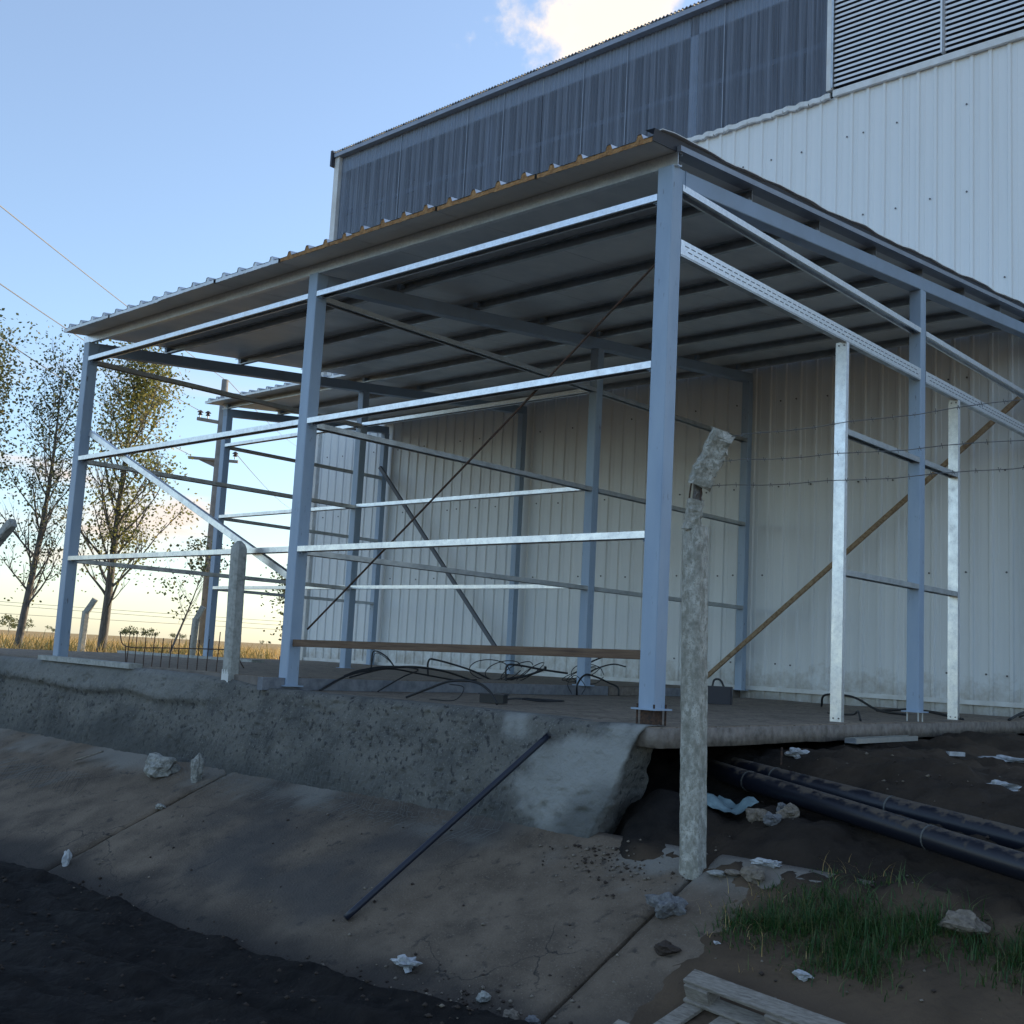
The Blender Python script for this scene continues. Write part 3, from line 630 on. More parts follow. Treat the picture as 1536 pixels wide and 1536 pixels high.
# roof panels: flat lining, foam core, ribbed top, each 1.08 wide
roof = thing('canopy_roof_holder', 'x', 'x'); bpy.data.objects.remove(roof)
def roof_panel(x0, x1, y0, y1, parent, nrib=4, foamy=True):
    th = .042; zb = lambda y: rt(y) + .103
    p = (x1 - x0) / nrib
    MBu = MB(); MBu.add([(x0 + .003, y0, zb(y0)), (x1 - .003, y0, zb(y0)), (x1 - .003, y1, zb(y1)), (x0 + .003, y1, zb(y1))], [(0, 1, 2, 3)])
    o = MBu.build('roof_panel', roofpan, parent)
    pr = [(x0 + .002, th)]
    for k in range(nrib):
        c = x0 + p * (k + .55); pr += [(c - .034, th), (c - .017, th + .042), (c + .017, th + .042), (c + .034, th)]
    pr += [(x1 - .002, th)]; n = len(pr)
    MB().add([(x, y0 - .004, zb(y0) + z) for x, z in pr] + [(x, y1, zb(y1) + z) for x, z in pr], [(i, n + i, n + i + 1, i + 1) for i in range(n - 1)]).build('ribbed_top', rooftop, o)
    # foam edge face, slightly ragged
    f = MB(); 
    xs_ = np.arange(x0 + .003, x1 - .002, .012); tz = np.interp(xs_, [q[0] for q in pr], [q[1] for q in pr]) - .003
    bz = .002 + .006 * np.random.rand(len(xs_)); yy = y0 + .004 * np.random.rand(len(xs_))
    f.add([(x, y, zb(y0) + z) for x, y, z in zip(xs_, yy, bz)] + [(x, y - .001, zb(y0) + z) for x, y, z in zip(xs_, yy, tz)], [(i, i + 1, len(xs_) + i + 1, len(xs_) + i) for i in range(len(xs_) - 1)])
    f.build('foam_edge', foam if foamy else rooftop, o)
    return o
w_ = (8.78 + .08) / 8
for i in range(8): roof_panel(-8.78 + i * w_, -8.78 + (i + 1) * w_, -.345 + .012 * math.sin(i * 2.1), V3 + .155, cf, foamy=i >= 4)
for i in range(4): roof_panel(-12.70 + i * .977, -12.70 + (i + 1) * .977, 4.12, V3 + .155, cf, foamy=False)
# verge flashing and wavy membrane on the near edge
z_ = lambda y: rt(y) + .103
MB().add([(.085, -.36, z_(-.36)), (.085, V3, z_(V3)), (.105, V3, z_(V3) + .085), (.105, -.36, z_(-.36) + .085), (.02, -.36, z_(-.36) + .09), (.02, V3, z_(V3) + .09)], [(0, 1, 2, 3), (3, 2, 5, 4)]).build('verge_flashing', dark_membrane, cf)
MB().prism([(-.02, -.02), (.015, -.02), (.015, .022), (-.02, .022)], (.112, -.06, rt(-.06) + .118), (.112, V3, rt(V3) + .118), (1, 0, 0)).build('verge_trim', flash, cf)
MB().prism([(-.05, -.004), (.05, -.004), (.05, .004), (-.05, .004)], (.05, -.05, rt(0) + .098), (.05, V3, rt(V3) + .096), (1, 0, 0)).build('verge_soffit', flash, cf)
m = MB(); pts = [(.118 + .006 * math.sin(k * .9), -.30 + k * .14, z_(-.30 + k * .14) + .088 + .010 * math.sin(k * .62) + .005 * math.sin(k * 1.7)) for k in range(60)]
for a, b in zip(pts[:-1], pts[1:]): m.prism([(-.05, -.003), (.012, -.003), (.012, .003), (-.05, .003)], a, b, (1, 0, 0))
m.build('verge_membrane', wall_trim, cf)

# ------------------------------------------------------------------ loose timber on the frame
pk = MB(); pk.prism(chrect(.03, .066, .003), (-4.083, -.02, .385), (-.070, -.02, .425), (0, 1, 0))
tag(pk.build('timber_plank', wood_old, None, loc=(-2.1, -.085, .40)), 'long brown timber plank fixed low between the middle and corner front columns', 'plank')
pp = MB(); pp.prism(chrect(.045, .06, .004), (-4.85, V3 - .22, .0), (1.1, V3 - .16, 5.2 - .25), (0, 1, 0))
tag(pp.build('timber_prop', wood_prop, None, loc=(-4.85, V3 - .22, .0)), 'long thin wooden pole slanting up along the white warehouse wall', 'pole')

# ------------------------------------------------------------------ fence posts
def gz(x, y): return float(gh(x, y))
def rough_post(m, base, top, wd, n=26, jag=.006, seed=0, round_top=False):
    rnd = random.Random(seed); base = Vector(base); top = Vector(top); prof = chrect(wd, wd, wd * .16); k = len(prof); vs = []
    for i in range(n + 1):
        t = i / n; p = base.lerp(top, t); sc = 1
        if round_top and t > .93: sc = math.sqrt(max(.08, 1 - ((t - .93) / .07) ** 2 * .92))
        for x, y in prof:
            j = 1 + rnd.uniform(-jag, jag) * 8
            vs.append(p + Vector((x * sc * j, y * sc * j, 0)))
    fs = [(i * k + q, i * k + (q + 1) % k, (i + 1) * k + (q + 1) % k, (i + 1) * k + q) for i in range(n) for q in range(k)] + [tuple(range(k))[::-1], tuple(range(n * k, (n + 1) * k))]
    return m.add(vs, fs)
def slab_lump(m, p0, p1, w0, w1, d, seed, n=9, amp=.012, side=(1, -.9, 0)):
    # irregular broken bar
    rnd = random.Random(seed); p0 = Vector(p0); p1 = Vector(p1); a = (p1 - p0).normalized(); e1 = Vector(side); e1 = (e1 - a * e1.dot(a)).normalized(); e2 = a.cross(e1); prof = chrect(1, 1, .14); k = 8; vs = []
    for i in range(n + 1):
        t = i / n; wdt = w0 + (w1 - w0) * t
        if i in (0, n): wdt *= .86
        for x, y in prof: vs.append(p0.lerp(p1, t) + e1 * (x * wdt + rnd.uniform(-amp, amp)) + e2 * (y * d + rnd.uniform(-amp, amp)) + a * rnd.uniform(-amp, amp) * 1.2)
    fs = [(i * k + q, i * k + (q + 1) % k, (i + 1) * k + (q + 1) % k, (i + 1) * k + q) for i in range(n) for q in range(k)] + [tuple(range(k))[::-1], tuple(range(n * k, (n + 1) * k))]
    return m.add(vs, fs)
P1 = (.735, -.55, -.90)
ps1 = thing('fence_post', 'flaking whitewashed concrete fence post with snapped head hanging from its bars', 'post', P1, 'old concrete fence posts along the drain')
rough_post(MB(), P1, (.675, -.55, 1.24), .135, 40, .004, 1).build('shaft', post_m, ps1)
slab_lump(MB(), (.655, -.57, 1.20), (.685, -.58, 1.40), .11, .06, .10, 5, 7, .010).build('broken_stump', post_m, ps1)
slab_lump(MB(), (.685, -.55, 1.36), (.685, -.55, 1.53), .055, .06, .05, 6, 6, .006).build('exposed_core', post_core, ps1)
for dx, dy in ((-.032, -.025), (.036, -.02), (.0, .03)):
    MB().tube(curve_pts([(.68 + dx, -.55 + dy, 1.28), (.68 + dx * 1.15, -.55 + dy * 1.2, 1.42), (.69 + dx, -.55 + dy, 1.56)], 4), .006, 6).build('reinforcing_bar', rust, ps1)
slab_lump(MB(), (.695, -.56, 1.50), (.865, -.56, 1.83), .155, .145, .14, 8, 13, .011).build('broken_head', post_m, ps1)
P2 = (-4.80, -.20, -.14)
ps2 = thing('fence_post', 'pale round-topped concrete post set into the top of the retaining wall', 'post', P2, 'old concrete fence posts along the drain')
rough_post(MB(), P2, (-4.84, -.20, 1.35), .128, 40, .0018, 2, True).build('shaft', post_w, ps2)
dr = MB()
for k in range(9):
    x = -4.85 + k * .013; z = .10 - .02 * (k % 3); dr.prism(chrect(.012, .004, .001), (x, -.267, z), (x, -.269, z - .10 - .08 * random.random()), (1, 0, 0))
dr.build('whitewash_drips', wall_trim, ps2)
P3 = (-9.95, -.55, -.60)
ps3 = thing('fence_post', 'concrete post with slanting arm cut off by the left picture edge', 'post', P3, 'old concrete fence posts along the drain')
rough_post(MB(), P3, (-9.95, -.55, 1.30), .13, 24, .003, 3).build('shaft', post_w, ps3)
slab_lump(MB(), (-9.93, -.55, 1.25), (-9.28, -.50, 1.68), .12, .11, .12, 11, 10, .006, (0, 1, 0)).build('slanting_arm', post_w, ps3)
def field_post(x, y, h, arm, label):
    z = gz(x, y) - .1
    t = thing('fence_post', label, 'post', (x, y, z), 'field fence posts')
    rough_post(MB(), (x, y, z), (x + .05, y + .02, z + h), .13, 12, .003, int(abs(x) * 10)).build('shaft', post_w, t)
    slab_lump(MB(), (x + .05, y + .02, z + h - .04), (x + .05 + arm, y + .02 + arm * .9, z + h + .26), .12, .11, .12, 4, 5, .004, (1, -.9, 0)).build('slanting_arm', post_w, t)
field_post(-18.55, 5.25, 1.30, .13, 'bent-topped concrete post in the field beside the thick tree trunk')
field_post(-17.45, 7.25, 1.28, .10, 'concrete post in the field just left of the rear blue-grey column')

# barbed wire strands
def barbed(a, b, sag, label, r=.0026):
    a = Vector(a); b = Vector(b); n = 26; pts = [a.lerp(b, i / n) - Vector((0, 0, sag * 4 * (i / n) * (1 - i / n))) + Vector((0, 0, .006 * math.sin(i * 1.9))) for i in range(n + 1)]
    m = MB(); m.tube(pts, r, 5)
    L_ = (b - a).length; k = int(L_ / .12); d = (b - a).normalized()
    for i in range(1, k):
        t = i / k * n; j = min(int(t), n - 1); p = pts[j].lerp(pts[j + 1], t - j); e = Vector((random.uniform(-1, 1), random.uniform(-1, 1), random.uniform(-1, 1))); e = (e - d * e.dot(d)).normalized() * .016
        m.tube([p - e, p + e], .0018, 4); e = d.cross(e); m.tube([p - e + d * .006, p + e + d * .006], .0018, 4)
    o = m.build('barbed_wire', wirem, None, loc=tuple(a)); tag(o, label, 'barbed wire', 'barbed wire strands off the snapped post')
barbed((.88, -.56, 1.79), (6.2, -.6, 2.05), .06, 'top barbed wire strand running right from the snapped post head')
barbed((.80, -.56, 1.64), (6.2, -.6, 1.74), .07, 'middle barbed wire strand running right across the white wall')
barbed((.72, -.56, 1.49), (6.2, -.6, 1.76), .13, 'lowest sagging barbed wire strand tied at the snapped post neck')

# ------------------------------------------------------------------ pipes
def pipe(name, pts, r, mat, label, cat, group=None, n=20, coll=None, hollow=True):
    pts = curve_pts(pts, 10); m = MB(); m.tube(pts, r, n, cap=not hollow); 
    t = thing(name, label, cat, tuple(pts[0]), group)
    b = m.build('pipe_wall', mat, t, smooth=True)
    if hollow: MB().tube(pts, r * .9, n, cap=False).build('pipe_bore', mat, t, smooth=True)
    if coll:
        for q in coll:
            i = int(q * (len(pts) - 1)); d = (pts[min(i + 1, len(pts) - 1)] - pts[i - 1]).normalized() * .006
            MB().tube([pts[i] - d, pts[i] + d], r + .0025, n).build('tie_band', netm, t)
    return t
pipe('drain_pipe', [(-.55, 1.55, -.40), (-.06, .93, -.40), (1.2, .32, -.475), (2.55, -.31, -.565), (4.2, -1.05, -.66)], .072, pvc_d, 'nearer of two thick muddy black pipes running out from under the platform', 'pipe', 'thick black pipes', coll=(.36, .66))
pipe('drain_pipe', [(-.75, 1.75, -.35), (-.20, 1.17, -.36), (1.05, .62, -.42), (2.30, .22, -.50), (4.1, -.55, -.60)], .072, pvc_d, 'farther of two thick muddy black pipes, lying behind the other', 'pipe', 'thick black pipes', coll=(.42, .60))
tb_ = thing('leaning_tube', 'long thin black tube leaning from the drain slope against the retaining wall', 'tube', (-1.05, -1.70, -1.35))
MB().tube(curve_pts([(-1.08, -1.71, -1.325), (-.94, -1.25, -.945), (-.79, -.80, -.565), (-.64, -.345, -.18)], 8), .022, 12).build('tube_wall', pvc, tb_, smooth=True)
MB().tube([(-.6395, -.344, -.179), (-.636, -.334, -.171)], .0235, 12).build('end_rim', cable, tb_)

# ------------------------------------------------------------------ wire netting hanging on the wall foot and apron
m = MB()
def netp(u, v):
    # u along x, v: 0 wall top .. 1 apron bottom
    x = -5.0 + u * 4.2
    if v < .5:
        t = v / .5; z = -.22 - t * .66; y = -.33 - .24 * t - .05 - .05 * math.sin(u * 9) * t
    else:
        t = (v - .5) / .5; y = -.62 - t * .93; z = apz(y) + .035
    d = .10 * (mnoise.noise((x * 1.3, y * 2, z * 2)) + .5 * mnoise.noise((x * 4, y * 5, z * 5))); x2 = x - (v > .5) * (v - .5) * .75
    return Vector((x2 + d * .8, y - abs(d) * .6, z + .02 + d * .5))
NU, NV = 84, 34
G = [[netp(i / NU, j / NV) for j in range(NV + 1)] for i in range(NU + 1)]
for i in range(0, NU + 1):
    lo = 0 if i % 7 else 2; hi = NV - (0 if i > 30 else int((30 - i) * .5)); hi = max(hi, 14)
    for j in range(lo, min(hi, 19 + (i * 7) % 3)):
        if random.random() < .12: continue
        o = ((i + j) % 2) * .012
        m.tube([G[i][j] + Vector((o, 0, 0)), G[i][j + 1] + Vector((.012 - o, 0, 0))], random.choice((.0008, .0011, .0014)), 3, cap=False)
        if i < NU and j % 2 == i % 2: m.tube([G[i][j], G[i + 1][j]], random.choice((.0008, .0011, .0014)), 3, cap=False)
nt_ = m.build('wire_netting', netm, None, loc=(-3, -.5, -.6)); tag(nt_, 'loose wire netting draped over the retaining wall foot and drain slope', 'netting')
m = MB()
for k in range(46):
    x0 = -5.9 - (k % 23) * .075 - random.random() * .03; y0 = -.95 + random.uniform(-.03, .03)
    p = [Vector((x0 + (-1) ** (k < 23) * s_ * .05, y0 - s_ * .045, 0)) for s_ in range(8)]; p = [Vector((q.x, q.y, apz(q.y) + .03 + .02 * math.sin(q.x * 9))) for q in p]
    m.tube(p, .0016, 3, cap=False)
tag(m.build('wire_netting', netm, None, loc=(-6.5, -1.1, -1.0)), 'crumpled scrap of wire netting on the left part of the drain slope', 'netting')

# ------------------------------------------------------------------ rebar mat on the wall top
rb = thing('rebar_mat', 'row of thin upright rusty bars tied to a cross bar on the wall', 'rebar', (-6.1, -.10, 0))
for k in range(11):
    x = -6.95 + k * .175; h = .40 + random.uniform(-.05, .06); MB().tube([(x, -.11, -.12), (x + random.uniform(-.02, .02), -.11 + random.uniform(-.02, .02), h)], .005, 6).build('upright_bar', rust, rb)
MB().tube(curve_pts([(-7.16, -.105, .40), (-7.0, -.10, .255), (-6.2, -.095, .265), (-5.10, -.10, .285), (-4.90, -.12, .27), (-4.74, -.10, .12)], 5), .006, 6).build('cross_bar', rust, rb)
MB().tube(curve_pts([(-7.02, -.10, .25), (-6.95, -.12, .10), (-6.93, -.13, -.08)], 5), .006, 6).build('bent_bar', rust, rb)
MB().tube(curve_pts([(-4.33, -.16, .22), (-4.30, -.17, .12), (-4.10, -.20, -.06)], 5), .008, 6)
sp = MB().tube(curve_pts([(-4.72, .30, .24), (-4.58, .22, .10), (-4.46, .12, -.06)], 5), .009, 6).build('rebar_stake', rust, None, loc=(-4.46, .12, -.06)); tag(sp, 'short bent steel bar leaning beside the base of the middle front column', 'rebar')
pl = MB().box((-7.50, -.275, .062), (2.1, .16, .055), Matrix.Rotation(.006, 3, 'Y')).build('concrete_plank', post_w, None, loc=(-7.50, -.275, .06)); tag(pl, 'pale flat concrete plank lying at the foot of the far left column', 'concrete plank')

# ------------------------------------------------------------------ cables and conduits on the platform floor
def hose(pts, r, label, cat='cable', mat=None, n=8):
    p = curve_pts(pts, n); o = MB().tube(p, r * .75, 8).build('loose_cable', mat or cable, None, smooth=True, loc=tuple(p[0])); return tag(o, label, cat, 'black cables strewn over the platform')
hose([(-4.05, .30, -.05), (-4.10, .75, .12), (-4.2, 1.5, .20), (-4.35, 2.2, .17), (-4.55, 2.9, .065)], .016, 'thick black conduit arching up from the base of the middle front column')
hose([(-4.02, 1.0, -.05), (-4.05, 1.35, .10), (-4.12, 1.62, .18), (-4.2, 1.3, .20), (-4.3, 1.0, .15), (-4.25, .75, .09)], .010, 'black cable loop beside the middle front column conduit')
hose([(-4.35, .9, .07), (-4.36, 1.4, .17), (-4.4, 1.9, .13), (-4.42, 2.5, .07), (-4.5, 2.9, .08)], .012, 'black cable lying on the kerb behind the middle front column')
hose([(-9.8, 5.87, .05), (-9.79, 5.87, .30), (-9.68, 5.88, .33), (-9.45, 5.9, .24), (-9.22, 5.91, .05)], .016, 'stiff black cable hook sticking up before the far wall')
hose([(-9.78, 5.85, .06), (-9.66, 5.82, .30), (-9.4, 5.85, .22), (-9.2, 5.9, .06)], .008, 'thin black cable beside the stiff hook before the far wall')
hose([(-6.0, 3.56, .05), (-5.98, 3.53, .25), (-5.9, 3.6, .27), (-5.6, 3.9, .17), (-5.45, 4.1, .07)], .016, 'black conduit elbow rising from the floor left of the cable coil')
t = thing('cable_coil', 'tangled coil of thin black cable on the floor behind the plank', 'cable coil', (-5.4, 4.2, .06), 'black cables strewn over the platform')
for k in range(4):
    c0 = Vector((-5.45 + .10 * k, 4.12 + .12 * k, .18)); e = [c0 + Vector((.17 * math.cos(a) * (1 - .12 * k), .20 * math.cos(a) * (1 - .1 * k) + .03 * k, .13 * math.sin(a + k * .4))) for a in np.linspace(0, 2 * math.pi * .95, 9)]
    MB().tube(curve_pts(e, 5), .006, 6).build('cable_loop', cable, t, smooth=True)
MB().tube(curve_pts([(-5.35, 4.3, .07), (-5.15, 4.45, .12), (-4.95, 4.6, .22), (-4.93, 4.6, .26)], 6), .015, 8).build('cable_end', cable, t, smooth=True)
hose([(-5.05, 4.00, .04), (-5.05, 4.0, .24), (-4.95, 4.1, .26), (-4.75, 4.35, .22), (-4.55, 4.60, .19)], .017, 'thick black conduit elbow lying towards the inner column')
hose([(-4.85, 5.15, .06), (-4.82, 5.2, .25), (-4.68, 5.4, .40), (-4.50, 5.6, .46)], .014, 'black cable springing up just left of the inner column foot')
hose([(-4.75, 5.0, .07), (-4.6, 5.1, .22), (-4.4, 5.3, .33), (-4.28, 5.45, .31)], .012, 'black cable behind the inner column foot')
t = thing('cable_coil', 'loose thin cable loops at the foot of the inner column', 'cable coil', (-4.5, 4.9, .06), 'black cables strewn over the platform')
for k in range(3):
    c0 = Vector((-4.55 + .05 * k, 5.0 - .15 * k, .19)); e = [c0 + Vector((.15 * math.cos(a), .15 * math.cos(a), (.13 - .02 * k) * math.sin(a + k))) for a in np.linspace(0, 2 * math.pi * .97, 9)]
    MB().tube(curve_pts(e, 5), .005, 6).build('cable_loop', cable, t, smooth=True)
hose([(-4.00, 4.12, -.05), (-3.98, 4.10, .08), (-4.03, 4.3, .19), (-4.06, 4.55, .17), (-4.08, 4.85, .10), (-4.02, 4.95, .05), (-4.0, 4.95, -.05)], .016, 'black conduit bent over the kerb right of the inner column')
hose([(-3.98, 4.0, -.04), (-3.95, 3.88, .08), (-3.98, 4.05, .18), (-3.96, 4.22, .06), (-3.95, 4.15, -.04)], .006, 'thin cable ring on the kerb at the inner column')
hose([(-2.9, .36, -.04), (-2.67, .41, .05), (-2.45, .45, .125), (-2.2, .49, .135), (-2.04, .51, .07), (-1.94, .52, -.04)], .015, 'black conduit arching over the floor near the wall top')
hose([(-2.62, .38, -.04), (-2.35, .42, -.03), (-2.28, .45, .08), (-2.45, .44, .10)], .006, 'thin cable under the arching conduit near the wall top')
jb = thing('junction_box', 'small black junction box lying beside the arching conduit', 'box', (-2.2, 1.0, -.05))
MB().box((-2.25, .80, -.01), (.22, .12, .07), Matrix.Rotation(.4, 3, 'Z')).build('box_body', cable, jb); MB().box((-2.25, .80, .03), (.24, .14, .012), Matrix.Rotation(.4, 3, 'Z')).build('lid', pvc, jb)
hose([(-2.75, 1.45, -.045), (-2.5, 1.4, -.02), (-2.3, 1.5, -.03), (-2.2, 1.7, -.02), (-2.45, 1.85, -.03), (-2.7, 1.7, -.03), (-2.4, 1.35, -.02)], .012, 'flat coil of black cable on the floor behind the junction box')
hose([(-2.0, 6.4, -.04), (-1.9, 6.3, .10), (-1.5, 6.2, .10), (-1.0, 5.8, -.02), (-.55, 5.5, -.035)], .018, 'black hose arching on the floor before the right white wall')
hose([(-1.2, 6.2, -.04), (-.6, 5.9, .01), (0.0, 5.5, -.03), (.1, 5.4, -.04)], .020, 'black hose lying flat behind the two galvanised studs')
hose([(-.9, 4.4, -.04), (-.4, 3.9, -.02), (-.15, 3.5, .03), (.02, 3.2, -.04)], .014, 'black hose on the floor beside the left galvanised stud')
hose([(.15, 6.6, -.045), (.1, 7.2, .03), (0.0, 7.6, .0), (-.2, 8.0, -.04)], .02, 'black hose by the wall foot at the right picture edge')
bk = thing('tool_case', 'dark plastic case standing on the floor behind the corner column', 'case', (-2.6, 4.8, -.05))
MB().prism(chrect(.34, .16, .02), (-2.45, 4.75, -.05), (-2.45, 4.75, .15), (1, .5, 0)).build('case_body', pvc, bk)
MB().tube(curve_pts([(-2.5, 4.72, .14), (-2.48, 4.73, .22), (-2.42, 4.76, .22), (-2.38, 4.78, .14)], 5), .012, 8).build('handle', cable, bk)

# ------------------------------------------------------------------ pallet
def pl_pt(a, b, h):   # a along runner, b down slope, h above the apron
    o = Vector((1.43, -1.56, 0)); x = o.x + a * .995 + b * -.30; y = o.y - a * .10 - b * .95; return Vector((x, y, apz(y) + .035 + h))
pt = thing('pallet', 'weathered grey upturned wooden pallet at the bottom picture edge', 'pallet', tuple(pl_pt(.3, .2, 0)))
def pboard(a0, b0, a1, b1, h0, wd, th):
    p0, p1 = pl_pt(a0, b0, h0), pl_pt(a1, b1, h0); nrm = Vector((0, -.434, 1)).normalized(); side = (p1 - p0).cross(nrm)
    return MB().prism(chrect(wd, th, .003), p0, p1, side)
for b in (.045, .50, .95): pboard(0, b, 1.15, b, .125, .098, .020).build('runner_board', wood_pal, pt)
for a in (.08, .55, 1.05):
    for b in (.045, .50, .95): pboard(a - .07, b, a + .07, b, .068, .085, .090).build('block', wood_pal, pt)
for a in (.06, .27, .48, .69, .90, 1.09): pboard(a, -.0, a, 1.0, .011, .10, .020).build('deck_board', wood_pal, pt)
pboard(0, .045, 1.15, .045, .032, .09, .016).build('cross_board', wood_pal, pt)

# ------------------------------------------------------------------ stones, litter
def lump(name, c, d, mat, label, cat, seed, amp=.28, group=None, sub=3, rot=0):
    import bmesh
    bm = bmesh.new(); bmesh.ops.create_icosphere(bm, subdivisions=sub, radius=1)
    for v in bm.verts:
        n = mnoise.noise(v.co * 1.1 + Vector((seed * 3.1, seed, 0))) * amp * 2 + mnoise.noise(v.co * 2.7 + Vector((seed, 0, 7))) * amp + mnoise.noise(v.co * 6 + Vector((seed, 3, 7))) * amp * .45
        f = 1 + n; v.co = v.co * f * (.8 if 'stone' in name or 'rock' in name else 1)
        v.co = Matrix.Rotation(rot, 3, 'Z') @ Vector((v.co.x * d[0], v.co.y * d[1], v.co.z * d[2]))
    me = bpy.data.meshes.new(name); bm.to_mesh(me); bm.free(); me.materials.append(mat); o = bpy.data.objects.new(name, me); C.objects.link(o); o.location = c
    return tag(o, label, cat, group)
def on(x, y, dz=0):
    a = gz(x, y)
    if -2.2 < y < -.5 and (x < 1.1): a = max(a, apz(y))
    return (x, y, a + dz)
lump('concrete_chunk', on(-5.08, -.70, .09), (.17, .12, .11), stone_w, 'broken concrete chunk resting at the wall foot left of the netting', 'concrete chunk', 3, .3, rot=.5)
lump('concrete_chunk', on(-4.50, -.68, .10), (.06, .05, .13), stone_w, 'narrow upright concrete lump at the wall foot below the pale post', 'concrete chunk', 13, .25)
o = MB().box((0, 0, 0), (.34, .05, .012), Matrix.Rotation(.5, 3, 'Z') @ Matrix.Rotation(-.35, 3, 'Y')).build('lath_offcut', wood_pal, None, local=True, loc=on(-6.4, -.74, .07)); tag(o, 'short pale lath lying at the wall foot on the left', 'wood offcut')
lump('white_stone', on(-4.33, -1.12, .02), (.06, .045, .03), stone_w, 'small white stone on the apron joint', 'stone', 4, .3)
lump('white_shard', on(-4.22, -1.98, .05), (.04, .03, .07), bag, 'upright white shard where the apron joint meets black earth', 'shard', 6, .3)
def crumple(name, c, d, label, seed, cat='plastic litter', mat=None): 
    return lump(name, c, tuple(v * .72 for v in d), mat or bag, label, cat, seed, .55, 'white litter', 3)
crumple('plastic_bag', on(-.30, -1.90, .03), (.12, .07, .05), 'crumpled white plastic bag at the foot of the apron', 21)
lump('paper_scrap', (-6.75, -.33, -.37), (.035, .012, .025), bag, 'tiny white scrap stuck on the left part of the rough wall', 'scrap', 9, .3)
lump('grey_rock', on(.86, -.99, .05), (.12, .09, .075), stone_g, 'jagged dark grey rock beside the right apron joint', 'rock', 8, .35, rot=.6)
lump('earth_clod', on(1.05, -1.28, .03), (.07, .05, .03), clod, 'small dark earth clod above the pallet', 'clod', 5, .3)
lump('beige_stone', on(1.16, -.56, .05), (.085, .06, .06), stone_m, 'blocky beige stone on the earth right of the snapped post', 'stone', 10, .25)
lump('flat_stone', on(.92, -.58, .02), (.07, .05, .018), stone_w, 'flat pale stone against the snapped post foot', 'stone', 31, .25)
lump('flat_stone', on(1.01, -.55, .02), (.06, .05, .020), stone_m, 'flat brown stone between the snapped post and the beige stone', 'stone', 32, .25)
crumple('plastic_bag', on(1.16, -.40, .03), (.10, .04, .028), 'white plastic strip behind the blocky beige stone', 22)
for k, (x, y, s_) in enumerate(((.80, .15, .07), (.90, .08, .065), (.70, .20, .06), (.86, .30, .055), (.95, .22, .075))):
    lump('rubble_stone', on(x, y, .03), (s_, s_ * .9, s_ * .8), (stone_m, stone_g)[k % 2], ('lower left', 'lower right', 'leftmost', 'topmost', 'rightmost')[k] + ' stone of the rubble heap under the black pipes', 'stone', 40 + k, .3, 'rubble under the pipes')
m = MB(); 
nx_, ny_ = 9, 7; vs = []
for i in range(nx_):
    for j in range(ny_):
        x = .26 + i * .045 + .01 * math.sin(j); y = .12 + j * .05; vs.append((x, y, gz(x, y) + .045 + .05 * mnoise.noise((x * 7, y * 7, 1)) + .02 * math.sin(i)))
m.add(vs, [(i * ny_ + j, (i + 1) * ny_ + j, (i + 1) * ny_ + j + 1, i * ny_ + j + 1) for i in range(nx_ - 1) for j in range(ny_ - 1)])
tag(m.build('plastic_sheet', bluep, None, smooth=True, loc=(.44, .25, -.5)), 'torn blue-grey plastic sheet in the hollow behind the snapped post', 'plastic sheet')
crumple('plastic_bag', on(.46, 1.20, .03), (.10, .06, .05), 'white plastic scrap at the hollow edge under the platform', 23)
crumple('plastic_bag', on(1.27, 3.25, .02), (.22, .09, .03), 'flat white plastic bag on the bare earth at far right', 24)
crumple('plastic_bag', on(2.0, 1.0, .03), (.12, .07, .04), 'crumpled white bag lower on the earth at right edge', 25)
o = MB().box((0, 0, 0), (.13, .05, .03), Matrix.Rotation(.9, 3, 'Z')).build('foam_offcut', bag, None, local=True, loc=on(1.21, 2.32, .02)); tag(o, 'small white foam offcut on the earth above the pipes', 'foam offcut')
lump('beige_stone', on(2.42, -.72, .06), (.13, .09, .07), stone_m, 'large beige stone at the right end of the green grass', 'stone', 50, .25)
crumple('paper_scrap', on(1.86, -1.28, .02), (.055, .035, .025), 'small white paper scrap on the brown earth beside the pallet', 26)
crumple('paper_scrap', on(1.28, -1.14, .01), (.018, .015, .012), 'tiny white fleck on the brown earth left of the grass', 27)
o = MB().prism(cprof(.10, .04), (0, 0, 0), (.06, 1.05, .01), (0, 0, 1)).build('channel_offcut', galv2, None, local=True, loc=on(.48, 2.05, .05)); tag(o, 'flat galvanised channel offcut lying along the platform edge', 'steel offcut')
o = MB().tube([(0, 0, 0), (.01, 0, .33)], .008, 6).build('steel_peg', rust, None, local=True, loc=(.42, 1.05, -.52)); tag(o, 'thin rusty steel peg standing below the platform edge', 'peg')
for k, (x, y, s_) in enumerate(((.62, -2.02, .065), (.36, -1.95, .045), (.75, -2.0, .05))):
    lump('foot_stone', on(x, y, .03), (s_, s_ * .8, s_ * .7), (stone_m, stone_w, stone_g)[k], ('beige stone on black earth at the bottom picture edge', 'small pale stone in the rubble right of the white bag', 'grey stone where the right apron joint meets black earth')[k], 'stone', 60 + k, .3)
